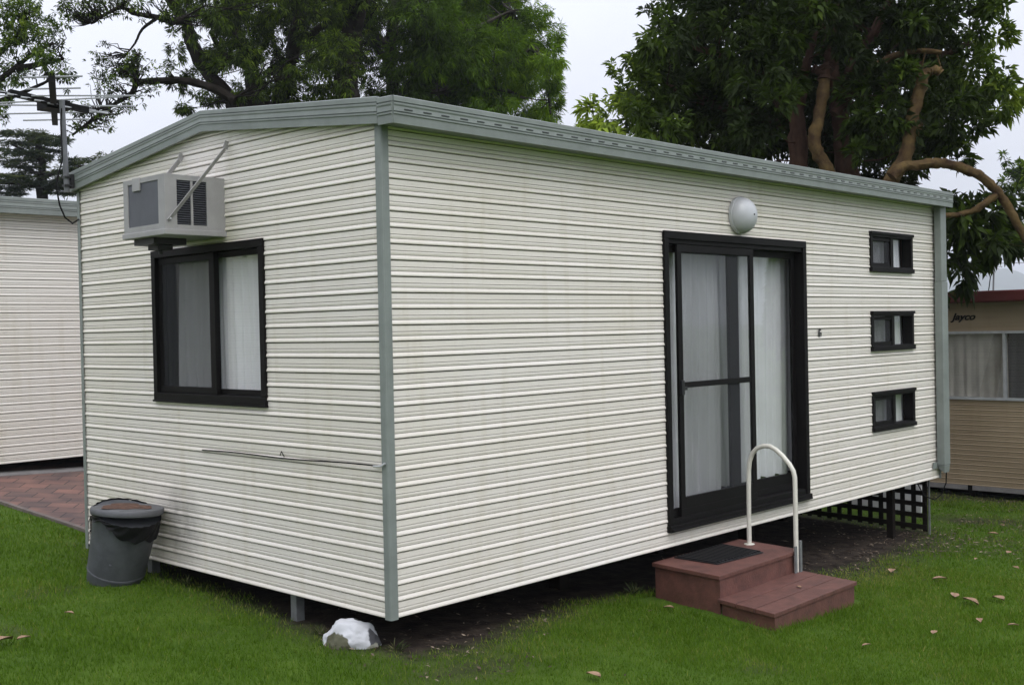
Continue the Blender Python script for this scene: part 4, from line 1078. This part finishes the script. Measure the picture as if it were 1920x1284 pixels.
limb(mb, px([(1868, 366), (1840, 386), (1818, 398), (1780, 404), (1735, 402)], D2 - .2), .042, .022)
allp = lp + lp2
sel = pick(Pl, 14)
twigs(mb, sel, allp, .006, lim=.5)
mb.build('limb', bark_olive, rt_tree, smooth=True, label='long olive limb arching down towards the caravan')

# --- middle: feathery drooping tree
D = 27.0
base = base_of(720, D); mb = MB()
bl = [(960, 20, 60, 50), (1000, 60, 46, 40), (1030, 95, 28, 40), (1020, 140, 34, 40), (1030, 195, 20, 34), (1036, 215, 14, 20), (930, 90, 70, 60), (960, 130, 60, 50), (900, 170, 60, 40), (870, 110, 70, 60), (880, 30, 80, 60), (820, 60, 70, 70), (830, 150, 70, 60), (780, 110, 60, 70), (790, 20, 70, 60), (760, 170, 60, 40), (900, -40, 90, 50), (700, 170, 36, 30),
      (930, 195, 40, 20), (1040, 70, 18, 24), (985, 150, 20, 30), (780, -60, 120, 50), (700, 0, 40, 60), (690, 60, 30, 40)]
crown = blobs_px(bl, D, 2.0)
crown += [(np.array(c) + FWD * random.uniform(2, 4.5), r) for c, r in crown]
Pt, Dn = blob_points(crown, 560, .3)
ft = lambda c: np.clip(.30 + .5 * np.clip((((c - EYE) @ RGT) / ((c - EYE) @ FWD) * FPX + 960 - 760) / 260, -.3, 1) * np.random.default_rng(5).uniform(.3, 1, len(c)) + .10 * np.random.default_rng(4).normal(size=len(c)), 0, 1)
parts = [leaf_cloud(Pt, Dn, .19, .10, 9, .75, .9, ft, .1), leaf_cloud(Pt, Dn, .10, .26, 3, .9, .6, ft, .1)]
V, F, t = join(parts)
limb(mb, [Vector(base) + Vector((0, 0, -.3)), *px([(735, 240), (732, 110), (738, 20), (742, -60)], D)], .20, .10, 12, .05)
for l_ in ([(733, 150), (800, 110), (880, 60), (960, 20)], [(733, 180), (840, 170), (940, 130), (1010, 80)], [(1000, 90), (1022, 130), (1030, 180), (1032, 215)], [(734, 90), (690, 50), (660, 10)], [(733, 120), (700, 80), (690, 20)], [(738, 30), (800, -20), (880, -40)], [(860, 165), (930, 165), (985, 185)]):
    limb(mb, px(l_, D, .3), .10, .025, 8)
twigs(mb, pick(Pt, 240), list(mb.v), .02, lim=5)
tree('feathery_tree', 'bright green feathery tree with drooping sprays behind the cabin near corner', LM_feather, bark_grey, base, V, F, t, mb)

# --- left of it: dark wide-limbed tree, several stems
D = 24.0
base = base_of(500, D); mb = MB()
bl = [(330, 90, 18, 40), (330, 150, 20, 50), (345, 190, 24, 26), (355, 40, 30, 50), (400, 20, 60, 40), (420, 90, 40, 40), (395, 170, 40, 26), (450, 60, 50, 60), (500, 20, 70, 50), (490, 120, 40, 50), (460, 165, 30, 30), (560, 10, 70, 40), (600, 80, 40, 60), (620, 20, 60, 60), (600, 150, 50, 40), (650, 130, 50, 60), (560, 175, 50, 24), (520, 170, 40, 30), (660, 60, 40, 60), (430, -50, 90, 50), (560, -60, 110, 50), (660, -40, 70, 50), (350, -40, 60, 40)]
crown = blobs_px(bl, D, 1.6); crown += [(np.array(c) + FWD * random.uniform(1.5, 4), r) for c, r in crown[3:]]
crown += [(np.array(c) - FWD * random.uniform(1.0, 1.8), np.array(r) * .62) for c, r in crown[6:23]]
Pt, Dn = blob_points(crown, 620, .3)
dk = lambda c: np.clip(.35 + .28 * np.random.default_rng(6).normal(size=len(c)), 0, 1)
sparse = blobs_px([(250, 5, 60, 24), (190, 15, 50, 26), (150, 10, 40, 20), (170, 8, 60, 22), (210, 2, 50, 18), (140, 20, 34, 16), (120, 5, 30, 16), (225, 140, 34, 16), (250, 120, 24, 16), (140, 40, 26, 16), (230, 130, 46, 26), (200, 160, 34, 16), (260, 110, 30, 24), (170, 215, 34, 24), (150, 235, 24, 18), (290, 165, 26, 16), (245, 125, 40, 34), (215, 150, 40, 22), (270, 140, 34, 24), (190, 150, 20, 12), (205, 205, 40, 14), (175, 235, 34, 20), (250, 190, 26, 12), (310, 20, 30, 30), (185, 95, 18, 14), (140, 200, 20, 18)], D - 2, .6)
Ps, Ds = blob_points(sparse, 420, .1, lump=1.5)
parts = [leaf_cloud(Pt, Dn, .135, .18, 9, .9, .7, dk, .1), leaf_cloud(Ps, Ds, .085, .34, 5, 1.0, .1, dk, .1)]
V, F, t = join(parts)
W_ = [([(445, 196), (394, 144), (363, 89), (356, 62), (343, 34), (318, 0), (300, -40)], .17, .08), ([(343, 38), (320, 40), (295, 33), (253, 26), (226, 15), (192, 31), (170, 45)], .075, .02),
      ([(293, 36), (267, 55), (253, 82), (236, 103)], .035, .012), ([(440, 190), (411, 171), (360, 154), (315, 151), (260, 156), (247, 175), (205, 202), (171, 226), (137, 253)], .095, .02),
      ([(260, 156), (248, 135), (250, 115), (262, 100)], .06, .02), ([(205, 202), (180, 205), (150, 215)], .04, .015), ([(226, 15), (232, 2), (225, -20)], .05, .02),
      ([(476, 200), (469, 120), (445, 62), (430, 0)], .19, .09), ([(524, 190), (532, 150), (545, 115), (565, 79), (593, 58), (620, 40)], .18, .05), ([(545, 115), (550, 70), (560, 20)], .16, .06), ([(560, 84), (590, 84), (600, 95)], .07, .03),
      ([(500, 140), (530, 118), (560, 110)], .10, .06), ([(650, 200), (650, 120), (660, 60), (672, 10), (680, -50)], .27, .18), ([(470, 130), (420, 100), (395, 60)], .10, .04), ([(394, 144), (420, 120), (440, 80)], .08, .03)]
for l_, r0, r1 in W_: limb(mb, px(l_, D - (2 if l_[-1][0] < 300 else 0), .15), r0, r1, 9, .04)
for u in (460, 480, 524, 650): limb(mb, [Vector(base), Vector(sight(u, 195, D))], .4, .36, 10)
twigs(mb, pick(Pt, 150), list(mb.v), .02, lim=5)
twigs(mb, pick(Ps, 330), list(mb.v), .016, lim=4)
tree('spreading_tree', 'dark many stemmed tree behind the cabin with bare limbs spreading left', LM_oak, bark_dark, base, V, F, t, mb)

# --- far left broadleaf
D = 20.0
base = base_of(-60, D); mb = MB()
bl = [(30, 10, 50, 30), (60, 60, 40, 30), (115, 80, 30, 26), (80, 100, 36, 24), (130, 150, 14, 18), (40, 60, 40, 24), (10, 20, 50, 40), (50, 40, 36, 40), (90, 70, 40, 36), (110, 105, 30, 30), (125, 125, 20, 30), (95, 130, 30, 20), (30, 90, 40, 30), (60, 5, 26, 24), (10, 130, 40, 26), (0, 180, 30, 30), (30, 150, 30, 18), (5, 225, 16, 20), (-40, 60, 70, 80), (-60, 160, 70, 60)]
crown = blobs_px(bl, D, 1.2); Pt, Dn = blob_points(crown, 560, .2, lump=1.3)
lt_ = lambda c: np.clip(.42 + .26 * np.random.default_rng(8).normal(size=len(c)), 0, 1)
V, F, t = leaf_cloud(Pt, Dn, .085, .30, 7, .9, .4, lt_, .1)
limb(mb, [Vector(base) + Vector((0, 0, -.3)), *px([(-60, 300), (-50, 200), (-40, 100), (-30, 0)], D)], .28, .12, 10, .05)
for l_ in ([(-50, 180), (0, 150), (50, 110), (100, 80)], [(-45, 130), (10, 90), (50, 40)], [(-50, 200), (0, 190), (40, 175), (95, 150)], [(30, 130), (80, 120), (120, 110)]): limb(mb, px(l_, D, .2), .07, .02, 7)
twigs(mb, pick(Pt, 110), list(mb.v), .014, lim=4)
tree('leafy_tree', 'mid green leafy tree reaching in from the upper left corner above the antenna', LM_left, bark_dark, base, V, F, t, mb)

# --- cedar beyond the neighbouring cabin
D = 42.0
base = base_of(80, D); mb = MB()
pl = [(85, 300, 60, 5), (60, 325, 60, 5), (30, 255, 50, 6), (120, 330, 46, 5), (140, 300, 30, 5), (70, 345, 50, 5), (100, 272, 34, 5), (60, 258, 70, 9), (100, 262, 40, 8), (30, 268, 50, 7), (75, 290, 50, 8), (105, 285, 30, 7), (10, 300, 30, 8), (40, 312, 44, 6), (110, 318, 40, 7), (160, 306, 34, 8), (185, 298, 22, 7), (30, 338, 60, 10), (10, 352, 50, 12), (55, 356, 40, 8), (110, 345, 50, 8), (125, 360, 40, 8), (90, 335, 30, 5), (-40, 280, 50, 14), (-60, 340, 70, 16), (150, 350, 40, 10), (200, 288, 10, 8), (15, 282, 20, 8)]
crown = blobs_px(pl, D, 2.0); Pt, Dn = blob_points(crown, 330, .1, lump=1.1); Dn = Dn * np.array([1, 1, .4])
ct = lambda c: np.clip(.35 + .25 * np.random.default_rng(9).normal(size=len(c)) + .06 * (c[:, 2] - 6), 0, 1)
V, F, t = leaf_cloud(Pt, Dn, .24, .13, 10, .9, .05, ct, .1, zf=.18)
limb(mb, [Vector(base), *px([(80, 380), (79, 330), (78, 285), (60, 258)], D)], .24, .06, 10, .05)
for l_ in ([(79, 340), (100, 325), (160, 310)], [(79, 300), (50, 285), (20, 270)], [(79, 350), (40, 345), (0, 345)], [(80, 362), (110, 350), (140, 345)], [(78, 290), (66, 270), (50, 262)], [(79, 330), (50, 318), (20, 310)]): limb(mb, px(l_, D, .4), .10, .03, 7)
tree('cedar_tree', 'flat tiered cedar tree rising behind the neighbouring cabin roof at the left', LM_cedar, bark_dark, base, V, F, t, mb)

# --- far right small tree
D = 26.0
base = base_of(1905, D); mb = MB()
crown = blobs_px([(1900, 310, 30, 28), (1925, 330, 40, 40), (1890, 345, 24, 22), (1910, 380, 30, 30), (1885, 300, 14, 14), (1930, 390, 40, 40)], D, 1.0)
Pt, Dn = blob_points(crown, 230, .2, lump=1.3); V, F, t = leaf_cloud(Pt, Dn, .15, .34, 7, .9, .3, lt_, .1)
limb(mb, [Vector(base), *px([(1950, 480), (1945, 400), (1910, 330)], D)], .07, .03, 9)
twigs(mb, pick(Pt, 60), list(mb.v), .014, lim=4)
tree('small_tree', 'small mid green tree far behind the caravan at the right edge', LM_left, bark_dark, base, V, F, t, mb)
# --- dark conifers on the far side of the lawn, behind the photographer (they show only as reflections in the door glass)
for i, (x, y, h_) in enumerate(((64, -34.6, 7.6), (66, -34.4, 6.2), (61.5, -33.9, 6.8))):
    z = float(gz(x, y)); mb = MB(); mb.tube([(x, y, z - .2), (x, y, z + h_ * .5), (x, y, z + h_)], [.22, .12, .03], 8)
    q = rng.uniform(0, 1, 900) ** .8; a_ = rng.uniform(0, 2 * np.pi, 900); rr = (1 - q * .8) * .85 * rng.uniform(.5, 1, 900)
    Pc = np.stack([x + rr * np.cos(a_), y + rr * np.sin(a_), z + 1 + q * (h_ - 1)], 1); Dc = np.stack([np.cos(a_), np.sin(a_), -.2 + 0 * a_], 1)
    V, F, t = leaf_cloud(Pc, Dc, .5, .25, 6, .6, .3, dk, .1)
    tree('conifer', ('dark conifer reflected in the sliding door glass', 'shorter dark conifer reflected in the sliding door glass', 'tallest dark conifer reflected in the sliding door glass')[i], LM_oak, bark_dark, (x, y, z), V, F, t, mb, 'conifers across the lawn')

# ------------------------------------------------------------------ distant hills
hx = np.linspace(-200, 4200, 120); V = []
for i, a_ in enumerate(np.linspace(-1500, 7000, 420)):
    p = sight(a_, 572, 1800.0)
    hgt = 1.8 * 1800 / FPX * (20 + 22 * math.exp(-((a_ - 1880) / 130) ** 2) + 9 * math.exp(-((a_ - 1800) / 60) ** 2) + 9 * math.sin(a_ * .0043 + 1) + 5 * math.sin(a_ * .011) + 2.0 * math.sin(a_ * .09) + 1.3 * math.sin(a_ * .23))
    for j in range(8):
        q = j / 7; V.append((EYE[0] + (p[0] - EYE[0]) * (1 + .28 * q), EYE[1] + (p[1] - EYE[1]) * (1 + .28 * q), -3 + (p[2] + 3 + hgt) * math.sin(q * math.pi / 2) ** .8))
V = np.array(V); idx = np.arange(420 * 8).reshape(420, 8); F = np.stack([idx[:-1, :-1], idx[1:, :-1], idx[1:, 1:], idx[:-1, 1:]], -1).reshape(-1, 4)
hm = mat('wooded_hillside', (0.04, 0.06, 0.035), .95, var=.4, vscale=.02)
tag(np_mesh('hills', V, F, hm, smooth=True), 'low wooded hill on the horizon beyond the caravan', None, kind='structure')
hzm = bpy.data.materials.new('pale_air'); hzm.use_nodes = True
n = hzm.node_tree.nodes; l = hzm.node_tree.links; n.remove(n['Principled BSDF'])
pv = n.new('ShaderNodeVolumePrincipled'); pv.inputs['Color'].default_value = (.90, .95, 1.0, 1); pv.inputs['Density'].default_value = HAZE
l.new(pv.outputs[0], n['Material Output'].inputs['Volume'])
o = MB().box(-5200, 5200, -5200, 5200, -5.5, 135).build('haze', hzm); tag(o, 'thin pale damp air that fades the far hill', 'haze', kind='stuff')

# ------------------------------------------------------------------ grass
def scatter(n_, x0, x1, y0, y1):
    return rng.uniform(x0, x1, n_), rng.uniform(y0, y1, n_)
gxs, gys = [], []
for (n_, x0, x1, y0, y1) in ((620000, -4.5, 5.0, -3.8, 5.0), (60000, -4.5, 1.2, 5.0, 9.0), (340000, 1.0, 10.0, -5.5, 1.5), (90000, 4.0, 14.0, -6.0, 4.0)):
    x, y = scatter(n_, x0, x1, y0, y1); d_ = np.hypot(x - EYE[0], y - EYE[1])
    keep = (d_ > 2.2) & (rng.uniform(0, 1, n_) < np.clip((5.5 / d_) ** 1.3, .12, 1)); gxs.append(x[keep]); gys.append(y[keep])
x = np.concatenate(gxs); y = np.concatenate(gys)
bm_ = bare(x, y); keep = (rng.uniform(0, 1, len(x)) > bm_ * 1.03 + .5 * ((x > 6.9) & (x < 8.6) & (y > .15)))
side_s = paved(x, y); ref_s = float(paved(np.array([-2.0]), np.array([3.0]))[0])
keep &= ((side_s * np.sign(ref_s) > .06) | (y < min(PAV_B[1], 3.5)))
keep &= ~((x > 2.05) & (x < 3.33) & (y > -1.03) & (y < 0.02))
keep &= np.hypot(x + .235, y - 2.5) > .16
x = x[keep]; y = y[keep]; N = len(x)
dd = np.hypot(x - EYE[0], y - EYE[1]); wid = .0026 * np.clip(dd / 5.5, 1, 2.2) * rng.uniform(.7, 1.3, N)
patch = nz(x, y, 2.1, 3); hgt = (.021 + .007 * patch) * rng.uniform(.55, 1.45, N)
near_step = np.exp(-(np.maximum(np.maximum(2.05 - x, x - 3.25), np.maximum(-1.05 - y, y + .0)).clip(0) / .07) ** 2); hgt *= 1 + 1.1 * near_step
near_edge = np.clip(1 - np.abs(bare(x, y) - .3) / .3, 0, 1); hgt *= 1 + .5 * near_edge * rng.uniform(0, 1, N)
z = gz(x, y); an = rng.uniform(0, 2 * np.pi, N); ln = rng.normal(0, .45, (N, 2))
bx = np.cos(an) * wid; by = np.sin(an) * wid
V = np.empty((N, 3, 3)); V[:, 0] = np.stack([x - bx, y - by, z - .004], 1); V[:, 1] = np.stack([x + bx, y + by, z - .004], 1); V[:, 2] = np.stack([x + ln[:, 0] * hgt, y + ln[:, 1] * hgt, z + hgt], 1)
F = np.arange(N * 3).reshape(N, 3)
dry = np.clip(bare(x, y) * 1.5, 0, 1)
tone = np.clip(.36 + .20 * nz(x, y, .9, 11) + .12 * nz(x, y, 4, 12) + rng.normal(0, .15, N) + .45 * dry * rng.uniform(0, 1, N) + .35 * (rng.uniform(0, 1, N) < .035), 0, 1)
gmat = leaf_mat('grass_blade', (0.054, 0.116, 0.005), (0.104, 0.192, 0.011), (0.28, 0.26, 0.075), .38, .65)
tag(np_mesh('grass', V.reshape(-1, 3), F, gmat, tone), 'short green lawn grass in front of the cabin', 'grass', kind='stuff')

# ------------------------------------------------------------------ fallen leaves and litter
leafb = mat('dry_leaf', (0.34, 0.21, 0.13), .7, var=.5, vscale=18)
def make_leaf(size):
    me = bpy.data.meshes.new('fallen_leaf'); vs = []; fs = []; n_ = 6
    for i in range(n_ + 1):
        t = i / n_; w_ = .28 * math.sin(math.pi * t ** .8) * (1 - .1 * t) + .01; curl = .09 * math.sin(math.pi * t)
        for s_ in (-1, 0, 1): vs.append(((t - .5) * size, s_ * w_ * size, size * (curl + (.10 if s_ else 0))))
    for i in range(n_):
        for s_ in (0, 1): k_ = 3 * i + s_; fs.append((k_, k_ + 3, k_ + 4, k_ + 1))
    me.from_pydata(vs, [], fs); me.update(); me.materials.append(leafb); me.polygons.foreach_set('use_smooth', [True] * len(me.polygons)); return me
lm = make_leaf(.11)
LV = [(6, 1212, 1.3, 'large curled brown leaf lying on the lawn at the left edge'), (45, 1206, .7, 'small ragged pale leaf just right of the big leaf at the left edge'), (130, 1158, .6, 'small brown leaf on the grass well in front of the bin'),
      (1113, 1276, .8, 'orange brown leaf at the bottom edge of the lawn'), (1254, 1147, .7, 'tan leaf on the grass left of the red steps'), (1762, 1092, .9, 'pale buff leaf on the lawn nearest the steps on the right'),
      (1790, 1124, .9, 'greyish leaf at the left end of a line of fallen leaves'), (1820, 1136, 1.3, 'long tan leaf in the middle of the line of fallen leaves'), (1872, 1130, 1.1, 'pinkish brown leaf at the right end of the line of fallen leaves'),
      (1837, 1172, .8, 'reddish leaf below the line of fallen leaves'), (1752, 1194, .6, 'small orange leaf lowest on the right lawn'), (1672, 1077, .8, 'brown leaf on the bare soil edge right of the steps'),
      (1862, 1006, .9, 'pale curled leaf beside the bare soil near the caravan'), (1892, 1042, .8, 'russet leaf by the right edge halfway up the lawn'), (1830, 1054, .5, 'whitish scrap of leaf on open lawn'), (1880, 990, .7, 'orange leaf near the right edge by the litter patch'),
      (1905, 1071, .7, 'thin tan leaf at the right edge of the lawn'), (1900, 1180, .6, 'dark brown leaf low at the right edge'), (1625, 1218, .5, 'tiny orange leaf in front of the steps')]
for i, (u, v_, s_, lab) in enumerate(LV):
    p = lawn(u, v_); o = bpy.data.objects.new('fallen_leaf', lm); C.objects.link(o)
    o.location = (p[0], p[1], p[2] + .026); o.rotation_euler = (random.uniform(-.12, .12), random.uniform(-.12, .12), random.uniform(0, 6.28)); o.scale = (s_, s_ * random.uniform(.8, 1.2), s_)
    tag(o, lab, 'leaf', 'fallen leaves on the lawn')
o = bpy.data.objects.new('fallen_leaf', lm); C.objects.link(o); o.location = (2.78, -.80, ZL + .004); o.scale = (.5, .4, .35); o.rotation_euler = (0, 0, 1); tag(o, 'small dry leaf resting on the lower red tread', 'leaf')
N = 5600
x = np.concatenate([rng.uniform(5.8, 9.8, N // 2), rng.uniform(-.3, 7.0, N // 2)]); y = np.concatenate([rng.normal(-.2, .75, N // 2), rng.normal(-.15, .5, N // 2)])
k_ = rng.uniform(0, 1, N) < np.clip(bare(x, y) * 1.2 + .05 + .25 * (x > 5.8), 0, 1); k_ &= ~((x > 2.0) & (x < 3.4) & (y > -1.1)); x = x[k_]; y = y[k_]; N = len(x); z = gz(x, y) + .008 + .012 * (bare(x, y) < .5)
s_ = rng.uniform(.005, .021, N) * np.where((rng.uniform(0, 1, N) < .15) & (x > 4), 1.9, 1); a_ = rng.uniform(0, 6.28, N); asp = rng.uniform(.2, .5, N); ca, sa = np.cos(a_) * s_, np.sin(a_) * s_
V = np.stack([np.stack([x - ca, y - sa, z], 1), np.stack([x - sa * asp, y + ca * asp, z + .008 * rng.uniform(0, 1, N)], 1), np.stack([x + ca, y + sa, z + .01 * rng.uniform(0, 1, N)], 1), np.stack([x + sa * asp, y - ca * asp, z + .006], 1)], 1).reshape(-1, 3)
F = np.arange(N * 4).reshape(N, 4)
litm = leaf_mat('bark_and_leaf_litter', (0.035, 0.026, 0.019), (0.085, 0.062, 0.044), (0.30, 0.24, 0.18), .0, .8)
tag(np_mesh('leaf_litter', V, F, litm, rng.uniform(0, 1, N) ** np.where(x > 5.6, 1.3, 2.2)), 'bark chips and leaf litter on the bare soil around the cabin', 'litter', kind='stuff')
# little weeds by the cabin edge
wm = leaf_mat('weed_leaf', (0.03, 0.05, 0.015), (0.07, 0.09, 0.03), (0.2, 0.19, 0.09), .2, .6)
for i, (u, v_, h_, lab) in enumerate(((352, 1098, .07, 'small pale weed growing beside the bin'), (745, 1222, .07, 'dry stalked weed sprouting right of the white rock'), (1190, 1118, .10, 'leafy weed at the soil edge left of the steps'), (600, 1192, .07, 'low grey green weed left of the white rock'))):
    p = lawn(u, v_); c = np.tile(p + np.array([0, 0, .005]), (16, 1)) + rng.normal(0, .012, (16, 3)) * np.array([1, 1, .1]); d_ = np.stack([rng.normal(0, .5, 16), rng.normal(0, .5, 16), np.ones(16)], 1)
    V, F, t = leaf_cloud(c, d_, h_, .07, 2, .3, 0, None, .1)
    o = np_mesh('weed', V - p, F, wm, t); o.location = p; tag(o, lab, 'weed', 'weeds along the cabin edge')
print('objects', len(bpy.data.objects), 'grass', len(gxs))
